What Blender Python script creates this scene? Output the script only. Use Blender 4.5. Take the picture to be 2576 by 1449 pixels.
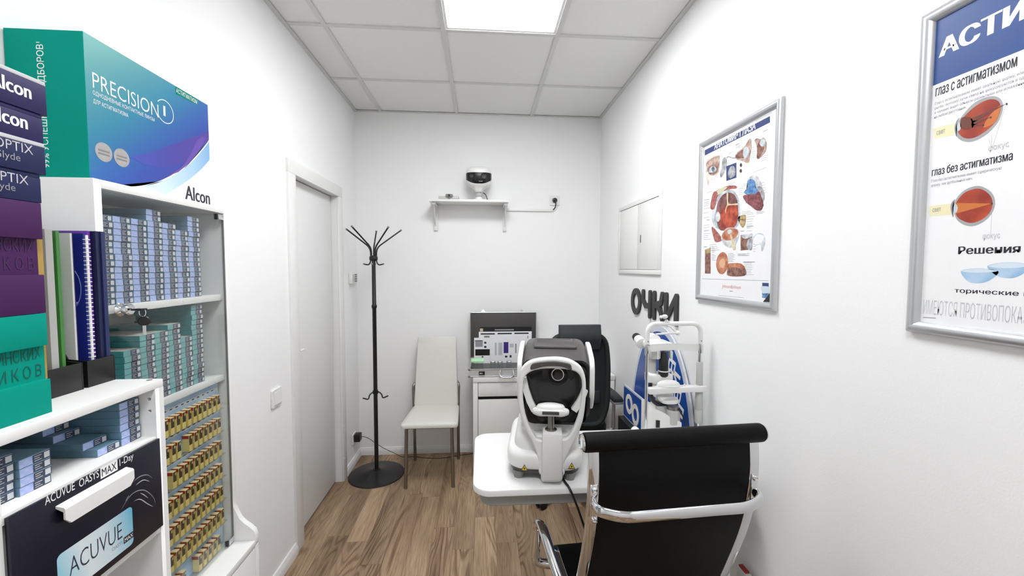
import bpy, bmesh, math, random
from math import sin, cos, tan, pi, radians, atan2, sqrt
from mathutils import Vector, Matrix, Euler
random.seed(7)
S = bpy.context.scene
for o in list(bpy.data.objects): bpy.data.objects.remove(o)
COL = S.collection

# ------------------------------------------------------------------ camera
FPX, YAW, PIT, ROLL, CZ = 1021.0, .0735, .0505, .0024, 1.541
cam_d = bpy.data.cameras.new('camera'); cam = bpy.data.objects.new('camera', cam_d); COL.objects.link(cam)
cam_d.sensor_width = 36; cam_d.lens = 36 * FPX / 2576; cam_d.clip_start = .02; cam_d.clip_end = 50
_f = Vector((sin(YAW)*cos(PIT), cos(YAW)*cos(PIT), -sin(PIT))); _r = Vector((cos(YAW), -sin(YAW), 0)); _u = _r.cross(_f)
CR = cos(ROLL)*_r + sin(ROLL)*_u; CU = -sin(ROLL)*_r + cos(ROLL)*_u; CF = _f; CC = Vector((0, 0, CZ))
cam.matrix_world = Matrix(((CR.x, CU.x, -CF.x, 0), (CR.y, CU.y, -CF.y, 0), (CR.z, CU.z, -CF.z, CZ), (0, 0, 0, 1)))
S.camera = cam
# ------------------------------------------------------------------ world, exposure
w = bpy.data.worlds.new('world'); S.world = w; w.use_nodes = True
w.node_tree.nodes['Background'].inputs[0].default_value = (0, 0, 0, 1)
w.node_tree.nodes['Background'].inputs[1].default_value = 0.0
S.view_settings.view_transform = 'Standard'; S.view_settings.look = 'None'
S.view_settings.exposure = 0.14; S.view_settings.gamma = 1.0; S.view_settings.use_curve_mapping = False
LAMP_STRENGTH = 24.0      # LED ceiling panels

# ------------------------------------------------------------------ pixel -> place helpers
def ray(px, py): return CF + (px-1288)/FPX*CR - (py-724.5)/FPX*CU
def onX(px, py, x): v = ray(px, py); return CC + v*(x/v.x)
def onY(px, py, y): v = ray(px, py); return CC + v*(y/v.y)
def onZ(px, py, z): v = ray(px, py); return CC + v*((z-CZ)/v.z)

# ------------------------------------------------------------------ materials
def lin(c):
    c = c/255.0
    return c/12.92 if c <= .04045 else ((c+.055)/1.055)**2.4
def rgb(t): return (lin(t[0]), lin(t[1]), lin(t[2]), 1)
MATS = {}
def pm(name, col, rough=.5, metal=0, noise=None, bump=None, coat=0, spec=.5, col2=None):
    m = bpy.data.materials.new(name); m.use_nodes = True; nt = m.node_tree; b = nt.nodes['Principled BSDF']
    b.inputs['Base Color'].default_value = rgb(col); b.inputs['Roughness'].default_value = rough
    b.inputs['Metallic'].default_value = metal; b.inputs['Specular IOR Level'].default_value = spec
    if coat: b.inputs['Coat Weight'].default_value = coat; b.inputs['Coat Roughness'].default_value = .08
    tc = nt.nodes.new('ShaderNodeTexCoord')
    sc, amt = noise or (40, .04)
    n = nt.nodes.new('ShaderNodeTexNoise'); n.inputs['Scale'].default_value = sc; n.inputs['Detail'].default_value = 3
    nt.links.new(tc.outputs['Object'], n.inputs['Vector'])
    mx = nt.nodes.new('ShaderNodeMix'); mx.data_type = 'RGBA'
    a = rgb(col); b2 = rgb(col2) if col2 else tuple(max(0, v*(1-amt)) for v in a[:3])+(1,)
    mx.inputs['A'].default_value = a; mx.inputs['B'].default_value = b2
    if col2:
        mr = nt.nodes.new('ShaderNodeMapRange'); mr.inputs['From Min'].default_value = .36; mr.inputs['From Max'].default_value = .64
        nt.links.new(n.outputs['Fac'], mr.inputs['Value']); nt.links.new(mr.outputs['Result'], mx.inputs['Factor'])
    else: nt.links.new(n.outputs['Fac'], mx.inputs['Factor'])
    nt.links.new(mx.outputs['Result'], b.inputs['Base Color'])
    if bump:
        n2 = nt.nodes.new('ShaderNodeTexNoise'); n2.inputs['Scale'].default_value = bump[0]; n2.inputs['Detail'].default_value = 2
        nt.links.new(tc.outputs['Object'], n2.inputs['Vector'])
        bp = nt.nodes.new('ShaderNodeBump'); bp.inputs['Strength'].default_value = bump[1]; bp.inputs['Distance'].default_value = .002
        nt.links.new(n2.outputs['Fac'], bp.inputs['Height']); nt.links.new(bp.outputs['Normal'], b.inputs['Normal'])
    MATS[name] = m; return m
def gradmat(name, stops, direction, rough=.35, noise=.0):
    """colour ramp over world position projected on direction: direction=(vec, p0, p1)"""
    m = bpy.data.materials.new(name); m.use_nodes = True; nt = m.node_tree; b = nt.nodes['Principled BSDF']
    b.inputs['Roughness'].default_value = rough
    g = nt.nodes.new('ShaderNodeNewGeometry'); d = nt.nodes.new('ShaderNodeVectorMath'); d.operation = 'DOT_PRODUCT'
    v, p0, p1 = direction; d.inputs[1].default_value = v
    nt.links.new(g.outputs['Position'], d.inputs[0])
    mr = nt.nodes.new('ShaderNodeMapRange'); mr.inputs['From Min'].default_value = p0; mr.inputs['From Max'].default_value = p1
    nt.links.new(d.outputs['Value'], mr.inputs['Value'])
    r = nt.nodes.new('ShaderNodeValToRGB')
    e = r.color_ramp.elements
    while len(e) < len(stops): e.new(.5)
    for k, (p, c) in enumerate(stops): e[k].position = p; e[k].color = rgb(c)
    nt.links.new(mr.outputs['Result'], r.inputs['Fac']); nt.links.new(r.outputs['Color'], b.inputs['Base Color'])
    MATS[name] = m; return m
def emit(name, col, strength):
    m = bpy.data.materials.new(name); m.use_nodes = True; nt = m.node_tree; nt.nodes.clear()
    e = nt.nodes.new('ShaderNodeEmission'); o = nt.nodes.new('ShaderNodeOutputMaterial')
    e.inputs[0].default_value = rgb(col); e.inputs[1].default_value = strength
    nt.links.new(e.outputs[0], o.inputs[0]); MATS[name] = m; return m
def glassmat(name, tint, refl=.06, rough=0.02):
    m = bpy.data.materials.new(name); m.use_nodes = True; nt = m.node_tree; nt.nodes.clear()
    t = nt.nodes.new('ShaderNodeBsdfTransparent'); t.inputs[0].default_value = tint
    g = nt.nodes.new('ShaderNodeBsdfGlossy'); g.inputs['Roughness'].default_value = rough
    lw = nt.nodes.new('ShaderNodeLayerWeight'); lw.inputs['Blend'].default_value = .5
    pw = nt.nodes.new('ShaderNodeMath'); pw.operation = 'POWER'; pw.inputs[1].default_value = 4; nt.links.new(lw.outputs['Facing'], pw.inputs[0])
    fr = nt.nodes.new('ShaderNodeMath'); fr.operation = 'MULTIPLY_ADD'; fr.inputs[1].default_value = .55; fr.inputs[2].default_value = refl*.5; nt.links.new(pw.outputs[0], fr.inputs[0])
    mx = nt.nodes.new('ShaderNodeMixShader'); o = nt.nodes.new('ShaderNodeOutputMaterial')
    nt.links.new(fr.outputs[0], mx.inputs[0]); nt.links.new(t.outputs[0], mx.inputs[1]); nt.links.new(g.outputs[0], mx.inputs[2])
    nt.links.new(mx.outputs[0], o.inputs[0]); MATS[name] = m; return m
def woodmat(name):
    m = bpy.data.materials.new(name); m.use_nodes = True; nt = m.node_tree; b = nt.nodes['Principled BSDF']; L = nt.links
    N = lambda t: nt.nodes.new(t)
    tc = N('ShaderNodeTexCoord'); oi = N('ShaderNodeObjectInfo')
    ml = N('ShaderNodeMath'); ml.operation = 'MULTIPLY'; ml.inputs[1].default_value = 37.0; L.new(oi.outputs['Random'], ml.inputs[0])
    cx = N('ShaderNodeCombineXYZ'); L.new(ml.outputs[0], cx.inputs[0]); L.new(ml.outputs[0], cx.inputs[1]); L.new(ml.outputs[0], cx.inputs[2])
    ad = N('ShaderNodeVectorMath'); ad.operation = 'ADD'; L.new(tc.outputs['Object'], ad.inputs[0]); L.new(cx.outputs[0], ad.inputs[1])
    mp = N('ShaderNodeMapping'); mp.inputs['Scale'].default_value = (1, .13, 1); L.new(ad.outputs[0], mp.inputs['Vector'])
    # cathedral grain: contour lines of a stretched noise
    n1 = N('ShaderNodeTexNoise'); n1.inputs['Scale'].default_value = 9; n1.inputs['Detail'].default_value = 1.2; n1.inputs['Distortion'].default_value = .35
    L.new(mp.outputs[0], n1.inputs['Vector'])
    k = N('ShaderNodeMath'); k.operation = 'MULTIPLY'; k.inputs[1].default_value = 92; L.new(n1.outputs['Fac'], k.inputs[0])
    sn = N('ShaderNodeMath'); sn.operation = 'SINE'; L.new(k.outputs[0], sn.inputs[0])
    mr = N('ShaderNodeMapRange'); mr.inputs['From Min'].default_value = -.2; mr.inputs['From Max'].default_value = 1; L.new(sn.outputs[0], mr.inputs['Value'])
    # fibre
    mp2 = N('ShaderNodeMapping'); mp2.inputs['Scale'].default_value = (1, .03, 1); L.new(ad.outputs[0], mp2.inputs['Vector'])
    n2 = N('ShaderNodeTexNoise'); n2.inputs['Scale'].default_value = 260; n2.inputs['Detail'].default_value = 3; L.new(mp2.outputs[0], n2.inputs['Vector'])
    n3 = N('ShaderNodeTexNoise'); n3.inputs['Scale'].default_value = 7; n3.inputs['Detail'].default_value = 3; L.new(mp.outputs[0], n3.inputs['Vector'])
    r = N('ShaderNodeValToRGB'); e = r.color_ramp.elements
    e[0].position = .3; e[0].color = rgb((136, 112, 88)); e[1].position = .72; e[1].color = rgb((190, 165, 134)); L.new(n3.outputs['Fac'], r.inputs['Fac'])
    mA = N('ShaderNodeMix'); mA.data_type = 'RGBA'; mA.blend_type = 'MULTIPLY'
    mA.inputs['B'].default_value = rgb((150, 128, 112)); L.new(r.outputs['Color'], mA.inputs['A'])
    kk = N('ShaderNodeMath'); kk.operation = 'MULTIPLY'; kk.inputs[1].default_value = .66; L.new(mr.outputs[0], kk.inputs[0])
    n4 = N('ShaderNodeTexNoise'); n4.inputs['Scale'].default_value = 5; n4.inputs['Detail'].default_value = 1; L.new(mp.outputs[0], n4.inputs['Vector'])
    mk = N('ShaderNodeMapRange'); mk.inputs['From Min'].default_value = .38; mk.inputs['From Max'].default_value = .62; mk.inputs['To Min'].default_value = .12; L.new(n4.outputs['Fac'], mk.inputs['Value'])
    km = N('ShaderNodeMath'); km.operation = 'MULTIPLY'; L.new(kk.outputs[0], km.inputs[0]); L.new(mk.outputs[0], km.inputs[1]); L.new(km.outputs[0], mA.inputs['Factor'])
    mB = N('ShaderNodeMix'); mB.data_type = 'RGBA'; mB.blend_type = 'MULTIPLY'; mB.inputs['B'].default_value = rgb((150, 130, 115))
    L.new(mA.outputs['Result'], mB.inputs['A'])
    r2 = N('ShaderNodeMapRange'); r2.inputs['From Min'].default_value = .45; r2.inputs['From Max'].default_value = .7; L.new(n2.outputs['Fac'], r2.inputs['Value'])
    k2 = N('ShaderNodeMath'); k2.operation = 'MULTIPLY'; k2.inputs[1].default_value = .5; L.new(r2.outputs[0], k2.inputs[0]); L.new(k2.outputs[0], mB.inputs['Factor'])
    hs = N('ShaderNodeHueSaturation'); L.new(mB.outputs['Result'], hs.inputs['Color'])
    vr = N('ShaderNodeMapRange'); vr.inputs['To Min'].default_value = .84; vr.inputs['To Max'].default_value = 1.2; L.new(oi.outputs['Random'], vr.inputs['Value'])
    L.new(vr.outputs[0], hs.inputs['Value']); L.new(hs.outputs['Color'], b.inputs['Base Color'])
    b.inputs['Roughness'].default_value = .5; b.inputs['Specular IOR Level'].default_value = .3
    MATS[name] = m; return m

WALL = pm('wall_paint', (246, 246, 246), .75, noise=(3, .015), bump=(220, .12), spec=.2)
CEILT = pm('mineral_tile', (239, 239, 238), .95, noise=(150, .06), bump=(160, .25), spec=.1)
CEILG = pm('ceiling_grid', (218, 218, 217), .6, spec=.2)
WHITE = pm('white_laminate', (238, 238, 236), .4)
WHITEP = pm('white_plastic', (236, 236, 234), .35)
DOORM = pm('door_laminate', (232, 232, 231), .5)
TRIMM = pm('white_trim', (235, 235, 233), .4)
CREAM = pm('cream_leatherette', (222, 221, 214), .55, bump=(300, .15))
STEEL = pm('satin_steel', (150, 146, 140), .35, 1)
CHROME = pm('chrome', (225, 226, 228), .06, 1, noise=(20, .01))
ALU = pm('brushed_aluminium', (204, 205, 207), .34, .7)
BLACKM = pm('black_lacquer', (20, 20, 20), .35)
BLACKP = pm('black_plastic', (17, 17, 18), .4)
LEATHER = pm('black_leather', (4, 4, 5), .5, bump=(500, .3), spec=.16)
MESHM = pm('dark_mesh', (36, 41, 41), .75, bump=(900, .5))
PADM = pm('dark_pad', (48, 54, 54), .65, bump=(500, .3))
DARKGREY = pm('dark_grey_plastic', (72, 70, 69), .38)
FACEBLK = pm('gloss_black', (12, 12, 13), .18)
GREYP = pm('grey_plastic', (128, 128, 126), .5)
LGREY = pm('light_grey_plastic', (196, 196, 193), .45)
RUBBER = pm('rubber', (22, 22, 22), .7)
GLASS = glassmat('thin_glass', (.96, .967, .962, 1))
CLEAR = glassmat('clear_plastic', (.90, .92, .92, 1))
WOOD = woodmat('vinyl_plank')
LED = emit('led_diffuser', (252, 253, 255), LAMP_STRENGTH)
GREEN = pm('green_carton', (0, 148, 130), .7, spec=.1)
GREEN2 = pm('green_carton_deep', (0, 134, 116), .7, spec=.1)
PURPLE = pm('purple_carton', (68, 26, 82), .55, spec=.25)
PURPLE2 = pm('purple_carton_neck', (62, 24, 78), .55, spec=.25)
NAVY = pm('navy_carton', (38, 32, 82), .5, spec=.25)
NAVY2 = pm('navy_blue_carton', (28, 34, 78), .5, spec=.25)
GOLD = pm('gold_card', (178, 146, 70), .5)
INKW = pm('white_ink', (245, 245, 245), .5)
INKK = pm('dark_ink', (38, 38, 46), .5)
INKG = pm('grey_ink', (150, 150, 154), .6)
INKL = pm('light_grey_ink', (196, 197, 200), .6)
INKB = pm('blue_ink', (38, 76, 142), .4, noise=(200, .1))
INKN = pm('navy_ink', (52, 66, 120), .45)
INKR = pm('red_ink', (205, 110, 110), .5)
INKDG = pm('deep_green_ink', (0, 92, 82), .5)
INKDP = pm('deep_purple_ink', (58, 22, 76), .5)
PAPER = pm('poster_paper', (244, 244, 245), .3)
SIGNB = pm('sign_blue', (30, 82, 170), .25, noise=(6, .12))
SIGNW = pm('sign_acrylic', (215, 220, 230), .2)
YEL = pm('warning_yellow', (228, 196, 40), .5)
RED = pm('red_plastic', (150, 30, 30), .4)

# ------------------------------------------------------------------ object helpers
W = {}; FRM = {}
I4 = Matrix.Identity(4)
def place(o, world):
    W[o.name] = world.copy()
    if o.parent: o.matrix_parent_inverse = W[o.parent.name].inverted()
    o.matrix_basis = world
def tag(o, label=None, cat=None, group=None, kind=None):
    if label: o['label'] = label
    if cat: o['category'] = cat
    if group: o['group'] = group
    if kind: o['kind'] = kind
    return o
def thing(name, label, cat, loc=(0, 0, 0), rotz=0, group=None, local=False, kind=None, rot=None):
    o = bpy.data.objects.new(name, None); COL.objects.link(o); o.empty_display_size = .05
    M = Matrix.Translation(loc) @ ((rot.to_matrix().to_4x4()) if rot else Matrix.Rotation(rotz, 4, 'Z'))
    place(o, M); FRM[o.name] = M if local else I4
    tag(o, label, cat, group, kind); return o
def link_mesh(name, me, mats, parent=None, frame=None, smooth=None, keep=False):
    """me is given in the frame of its thing; the origin goes to the bottom centre"""
    vs = me.vertices
    if len(vs):
        xs = [v.co.x for v in vs]; ys = [v.co.y for v in vs]; zs = [v.co.z for v in vs]
        c = Vector(((min(xs)+max(xs))/2, (min(ys)+max(ys))/2, min(zs)))
    else: c = Vector((0, 0, 0))
    if keep: c = Vector((0, 0, 0))
    me.transform(Matrix.Translation(-c))
    if not isinstance(mats, (list, tuple)): mats = [mats]
    for m in mats: me.materials.append(m)
    if smooth is not None:
        for p in me.polygons: p.use_smooth = True
        me.set_sharp_from_angle(angle=radians(smooth))
    o = bpy.data.objects.new(name, me); COL.objects.link(o); o.parent = parent
    F = frame if frame is not None else (FRM[parent.name] if parent else I4)
    FRM[o.name] = F
    place(o, F @ Matrix.Translation(c)); return o

class MB:
    def __init__(s): s.bm = bmesh.new(); s.mi = 0
    def _mat(s, faces):
        for f in faces: f.material_index = s.mi
    def face(s, pts):
        f = s.bm.faces.new([s.bm.verts.new(p) for p in pts]); f.material_index = s.mi; return f
    def box(s, x0, x1, y0, y1, z0, z1, bev=0, seg=2, M=None):
        b = bmesh.new(); bmesh.ops.create_cube(b, size=1)
        for v in b.verts: v.co = Vector((x0+(x1-x0)*(v.co.x+.5), y0+(y1-y0)*(v.co.y+.5), z0+(z1-z0)*(v.co.z+.5)))
        if bev: bmesh.ops.bevel(b, geom=b.edges[:], offset=bev, segments=seg, affect='EDGES', profile=.5)
        if M is not None: bmesh.ops.transform(b, matrix=M, verts=b.verts)
        s.merge(b); return s
    def merge(s, b):
        for f in b.faces: f.material_index = s.mi
        me = bpy.data.meshes.new('tmp'); b.to_mesh(me); b.free(); s.bm.from_mesh(me); bpy.data.meshes.remove(me)
    def loft(s, loops, caps=True, closed_path=False):
        rows = [[s.bm.verts.new(p) for p in L] for L in loops]; n = len(rows[0]); fs = []
        pairs = list(zip(rows, rows[1:])) + ([(rows[-1], rows[0])] if closed_path else [])
        for a, b in pairs:
            for i in range(n):
                fs.append(s.bm.faces.new((a[i], a[(i+1) % n], b[(i+1) % n], b[i])))
        if caps and not closed_path:
            fs.append(s.bm.faces.new(rows[0][::-1])); fs.append(s.bm.faces.new(rows[-1]))
        s._mat(fs); return s
    def sweep(s, path, sec, up=None, closed=False, caps=True, scales=None):
        """sec: list of (a,b); a along side, b along up"""
        P = [Vector(p) for p in path]; n = len(P); loops = []
        t0 = (P[1]-P[0]).normalized()
        ref = Vector(up) if up else (Vector((0, 0, 1)) if abs(t0.z) < .9 else Vector((1, 0, 0)))
        for i in range(n):
            if closed: t = (P[(i+1) % n]-P[i-1])
            else: t = (P[min(i+1, n-1)]-P[max(i-1, 0)])
            t.normalize()
            if up: u = Vector(up)
            else: u = ref
            side = t.cross(u)
            if side.length < 1e-6: side = t.orthogonal()
            side.normalize(); u = side.cross(t).normalized()
            if not up: ref = u
            k = scales[i] if scales else 1
            loops.append([P[i]+side*a*k+u*b*k for a, b in sec])
        return s.loft(loops, caps, closed)
    def tube(s, path, r, n=10, closed=False, scales=None, ry=None, up=None):
        sec = [(r*cos(2*pi*i/n), (ry or r)*sin(2*pi*i/n)) for i in range(n)]
        return s.sweep(path, sec, up, closed, True, scales)
    def cyl(s, p0, p1, r, r1=None, n=20):
        return s.tube([p0, p1], r, n, scales=[1, (r1 if r1 is not None else r)/r])
    def lathe(s, prof, c=(0, 0, 0), n=28, M=None):
        """prof: [(r,z)] around local z; M places it"""
        M = M or Matrix.Translation(c); loops = []
        for r, z in prof: loops.append([M @ Vector((max(r, 1e-5)*cos(2*pi*i/n), max(r, 1e-5)*sin(2*pi*i/n), z)) for i in range(n)])
        return s.loft(loops)
    def ball(s, c, r, sc=(1, 1, 1), n=14):
        b = bmesh.new(); bmesh.ops.create_uvsphere(b, u_segments=n, v_segments=max(6, n//2), radius=r)
        for v in b.verts: v.co = Vector((v.co.x*sc[0], v.co.y*sc[1], v.co.z*sc[2]))+Vector(c)
        s.merge(b); return s
    def obj(s, name, mats, parent=None, smooth=None, frame=None, bevel=0, bang=30, keep=False):
        if bevel:
            bm = s.bm; bm.normal_update()
            ed = [e for e in bm.edges if len(e.link_faces) == 2 and e.calc_face_angle(0) > radians(bang)]
            bmesh.ops.bevel(bm, geom=ed, offset=bevel, segments=2, affect='EDGES', profile=.5)
        bmesh.ops.recalc_face_normals(s.bm, faces=s.bm.faces)
        me = bpy.data.meshes.new(name); s.bm.to_mesh(me); s.bm.free()
        return link_mesh(name, me, mats, parent, frame, smooth, keep)
def box(name, mat, parent, *a, bev=0, seg=2, smooth=None, frame=None):
    return MB().box(*a, bev=bev, seg=seg).obj(name, mat, parent, smooth if smooth is not None else (40 if bev else None), frame)
def cr(pts, k=6, closed=True):
    """Catmull-Rom through points"""
    P = [Vector(p) for p in pts]; n = len(P); out = []
    rng = range(n) if closed else range(n-1)
    for i in rng:
        if closed: a, b, c, d = P[i-1], P[i], P[(i+1) % n], P[(i+2) % n]
        else: a, b, c, d = P[max(i-1, 0)], P[i], P[i+1], P[min(i+2, n-1)]
        for j in range(k):
            t = j/k
            out.append(.5*((2*b)+(-a+c)*t+(2*a-5*b+4*c-d)*t*t+(-a+3*b-3*c+d)*t**3))
    if not closed: out.append(P[-1])
    return out
def arc_path(pts, r, k=6):
    """polyline with rounded corners"""
    P = [Vector(p) for p in pts]; out = [P[0]]
    for i in range(1, len(P)-1):
        a, b, c = P[i-1], P[i], P[i+1]; d1 = (a-b); d2 = (c-b)
        rr = min(r, d1.length*.49, d2.length*.49); p = b+d1.normalized()*rr; q = b+d2.normalized()*rr
        for j in range(k+1):
            t = j/k; out.append((1-t)**2*p+2*t*(1-t)*b+t*t*q)
    out.append(P[-1]); return out
def rrect(x0, x1, y0, y1, r, k=6):
    out = []
    for cx, cy, a0 in ((x1-r, y1-r, 0), (x0+r, y1-r, pi/2), (x0+r, y0+r, pi), (x1-r, y0+r, 3*pi/2)):
        for j in range(k+1):
            a = a0+pi/2*j/k; out.append((cx+r*cos(a), cy+r*sin(a)))
    return out
def plate(loops2d, depth, bevel, M):
    """2D outlines (holes allowed) -> mesh with thickness; lies in xy, centred on z=0, then M"""
    c = bpy.data.curves.new('c', 'CURVE'); c.dimensions = '2D'; c.fill_mode = 'BOTH'
    for L in loops2d:
        sp = c.splines.new('POLY'); sp.points.add(len(L)-1); sp.use_cyclic_u = True
        for p, q in zip(sp.points, L): p.co = (q[0], q[1], 0, 1)
    if bevel:
        c.extrude = max(depth/2-bevel, 0); c.bevel_depth = bevel; c.bevel_resolution = 2; c.offset = -bevel
    else: c.extrude = depth/2
    o = bpy.data.objects.new('t', c); me = bpy.data.meshes.new_from_object(o)
    bpy.data.objects.remove(o); bpy.data.curves.remove(c); me.transform(M)
    return me
def basisM(o, u, v):
    u = Vector(u).normalized(); v = Vector(v).normalized(); n = u.cross(v)
    return Matrix(((u.x, v.x, n.x, o[0]), (u.y, v.y, n.y, o[1]), (u.z, v.z, n.z, o[2]), (0, 0, 0, 1)))
def text(body, p0, u, v, wid, hei, mat, parent, bold=0, depth=0, name='lettering', smooth=None, top=None, shear=0):
    """text fitted into a rectangle wid x hei with lower-left corner p0"""
    c = bpy.data.curves.new('t', 'FONT'); c.body = body; c.offset = min(bold, 0); c.extrude = depth; c.shear = shear
    c.resolution_u = 3
    o = bpy.data.objects.new('t', c); me = bpy.data.meshes.new_from_object(o); bpy.data.objects.remove(o); bpy.data.curves.remove(c)
    if bold > 0:                                    # heavier weight: shifted copies a hair apart in depth
        b = bmesh.new()
        for i, d in enumerate((0, -bold*1.6, bold*1.6)):
            m2 = me.copy(); m2.transform(Matrix.Translation((d, 0, -.00004*i))); b.from_mesh(m2); bpy.data.meshes.remove(m2)
        b.to_mesh(me); b.free()
    xs = [q.co.x for q in me.vertices]; ys = [q.co.y for q in me.vertices]
    if not xs: return None
    sx = wid/(max(xs)-min(xs)); sy = (hei/(max(ys)-min(ys))) if hei else sx
    T = Matrix.Diagonal((sx, sy, 1, 1)) @ Matrix.Translation((-min(xs), -min(ys), 0))
    me.transform(T); me.transform(basisM(p0, u, v))
    return link_mesh(name, me, mat, parent, None, smooth)
def flat(name, pts, mat, parent):
    """flat print: polygon from 3D points"""
    b = bmesh.new(); f = b.faces.new([b.verts.new(p) for p in pts]); bmesh.ops.triangulate(b, faces=[f])
    me = bpy.data.meshes.new(name); b.to_mesh(me); b.free()
    return link_mesh(name, me, mat, parent)
def flats(name, polys, mat, parent):
    b = bmesh.new()
    for pts in polys:
        f = b.faces.new([b.verts.new(p) for p in pts])
        if len(pts) > 4: bmesh.ops.triangulate(b, faces=[f])
    me = bpy.data.meshes.new(name); b.to_mesh(me); b.free()
    return link_mesh(name, me, mat, parent)
def copy_tree(o, parent=None, delta=None):
    c = o.copy(); COL.objects.link(c); c.parent = parent; W[c.name] = W[o.name].copy(); FRM[c.name] = FRM[o.name]
    for ch in o.children: copy_tree(ch, c)
    return c
ORD = ['first', 'second', 'third', 'fourth', 'fifth', 'sixth', 'seventh', 'eighth', 'ninth', 'tenth', 'eleventh', 'twelfth', 'thirteenth', 'fourteenth', 'fifteenth', 'sixteenth', 'seventeenth', 'eighteenth']
UR, VR = (0, -1, 0), (0, 0, 1)      # reading directions on the right wall
UL = (0, 1, 0)                      # on faces towards +x
UN = (1, 0, 0)                      # on faces towards the viewer

# ================================================================== STRUCTURE
XL, XR, YB, YN, H = -1.0045, .981, 3.349, -1.5, 2.768
DY0, DY1, DZ = 2.262, 2.938, 2.045       # door opening
def struct(o): o['kind'] = 'structure'; return o
floor = struct(box('floor', pm('screed', (90, 80, 70), .8), None, XL-.25, XR+.12, YN-.12, YB+.12, -.08, -.004))
m = MB()
m.box(XL-.12, XL, YN-.12, DY0, -.004, H+.12); m.box(XL-.12, XL, DY1, YB+.12, -.004, H+.12); m.box(XL-.12, XL, DY0, DY1, DZ, H+.12)
struct(m.obj('wall_left', WALL))
struct(box('wall_right', WALL, None, XR, XR+.12, YN-.12, YB+.12, -.004, H+.12))
struct(box('wall_back', WALL, None, XL, XR, YB, YB+.12, -.004, H+.12))
struct(box('wall_front', WALL, None, XL, XR, YN-.12, YN, -.004, H+.12))
# corridor side behind the door
struct(box('wall_corridor', pm('corridor_wall', (210, 210, 208), .8), None, XL-.25, XL-.22, DY0-.2, DY1+.2, -.004, DZ+.2))
# floor planks
px0 = -.045
k0 = int(math.floor((XL-px0)/.12))
for k in range(k0, 20):
    xa = px0+.12*k; xb = xa+.12
    if xa >= XR: break
    xa = max(xa, XL); xb = min(xb, XR)
    if xb-xa < .003: continue
    y = YN-random.uniform(0, .9)
    while y < YB:
        L = random.choice((.62, .78, .9, 1.0)); y1 = y+L
        a, b = max(y, YN), min(y1, YB)
        if b-a > .02:
            MB().box(xa+.0004, xb-.0004, a+.0004, b-.0004, -.004, 0).obj('plank', WOOD, floor)
        y = y1
MB().box(XL-.22, XL-.001, DY0, DY1, -.004, 0).obj('threshold_plank', WOOD, floor)
# ceiling: slab, grid bars, tiles
ceil = struct(box('ceiling', CEILG, None, XL, XR, YN, YB, H+.035, H+.12))
GX0, GY0 = -.7996, 2.1944
xs = [XL, GX0, GX0+.6, GX0+1.2, XR]
ys = []; y = GY0+.6
while y > YN: ys.append(y); y -= .6
ys = [YN]+sorted(ys)+[YB]
TB = .012
for x in xs[1:-1]: box('grid_bar', CEILG, ceil, x-TB, x+TB, YN, YB, H, H+.035)
for y in ys[1:-1]:
    for i in range(len(xs)-1):
        box('grid_bar', CEILG, ceil, xs[i]+(TB if i else 0), xs[i+1]-(TB if i < len(xs)-2 else 0), y-TB, y+TB, H+.0005, H+.034)
for xx in (XL, XR-.022): box('wall_angle', CEILG, ceil, xx, xx+.022, YN, YB, H-.001, H+.003)
for yy in (YN, YB-.022): box('wall_angle', CEILG, ceil, XL+.022, XR-.022, yy, yy+.022, H-.001, H+.003)
def is_led(i, j):
    yc = (ys[j]+ys[j+1])/2
    return i == 2 and (abs(yc-(GY0-.3)) < .05 or abs(yc-(GY0-2.1)) < .05)
led_n = 0
for i in range(len(xs)-1):
    for j in range(len(ys)-1):
        a = (xs[i]+.011, xs[i+1]-.011, ys[j]+.011, ys[j+1]-.011)
        if a[1]-a[0] < .02 or a[3]-a[2] < .02: continue
        if is_led(i, j):
            off = abs((ys[j]+ys[j+1])/2-(GY0-.3)) > .05          # the panel above the viewer, out of the picture
            t = thing('ceiling_light_offscreen' if off else 'ceiling_light',
                      'square glowing LED panel in the ceiling grid beside the shelf unit' if off else 'square glowing LED panel in the ceiling grid over the instrument table',
                      'ceiling light', ((a[0]+a[1])/2, (a[2]+a[3])/2, H+.006), group='LED ceiling panels')
            m = MB(); fw = .014
            m.box(a[0], a[1], a[2], a[2]+fw, H+.004, H+.02); m.box(a[0], a[1], a[3]-fw, a[3], H+.004, H+.02)
            m.box(a[0], a[0]+fw, a[2]+fw, a[3]-fw, H+.004, H+.02); m.box(a[1]-fw, a[1], a[2]+fw, a[3]-fw, H+.004, H+.02)
            m.obj('frame', WHITEP, t)
            box('diffuser_offscreen' if off else 'diffuser', LED, t, a[0]+fw, a[1]-fw, a[2]+fw, a[3]-fw, H+.008, H+.018)
            led_n += 1
        else:
            MB().box(a[0], a[1], a[2], a[3], H+.007, H+.022).obj('ceiling_tile', CEILT, ceil)
# baseboards
def baseboard(name, p, q, nrm):
    n = Vector(nrm); sec = [(0, 0), (.016, 0), (.016, .03), (.013, .044), (.009, .05), (.008, .056), (.004, .06), (0, .06)]
    m = MB(); m.loft([[Vector(e)+n*a+Vector((0, 0, b)) for a, b in sec] for e in (p, q)])
    return struct(m.obj(name, TRIMM, None, 25))
baseboard('baseboard_left', (XL, YN, 0), (XL, 2.192, 0), (1, 0, 0))
baseboard('baseboard_left', (XL, 2.997, 0), (XL, YB, 0), (1, 0, 0))
baseboard('baseboard_back', (XL, YB, 0), (XR, YB, 0), (0, -1, 0))
baseboard('baseboard_right', (XR, YN, 0), (XR, YB, 0), (-1, 0, 0))
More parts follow.
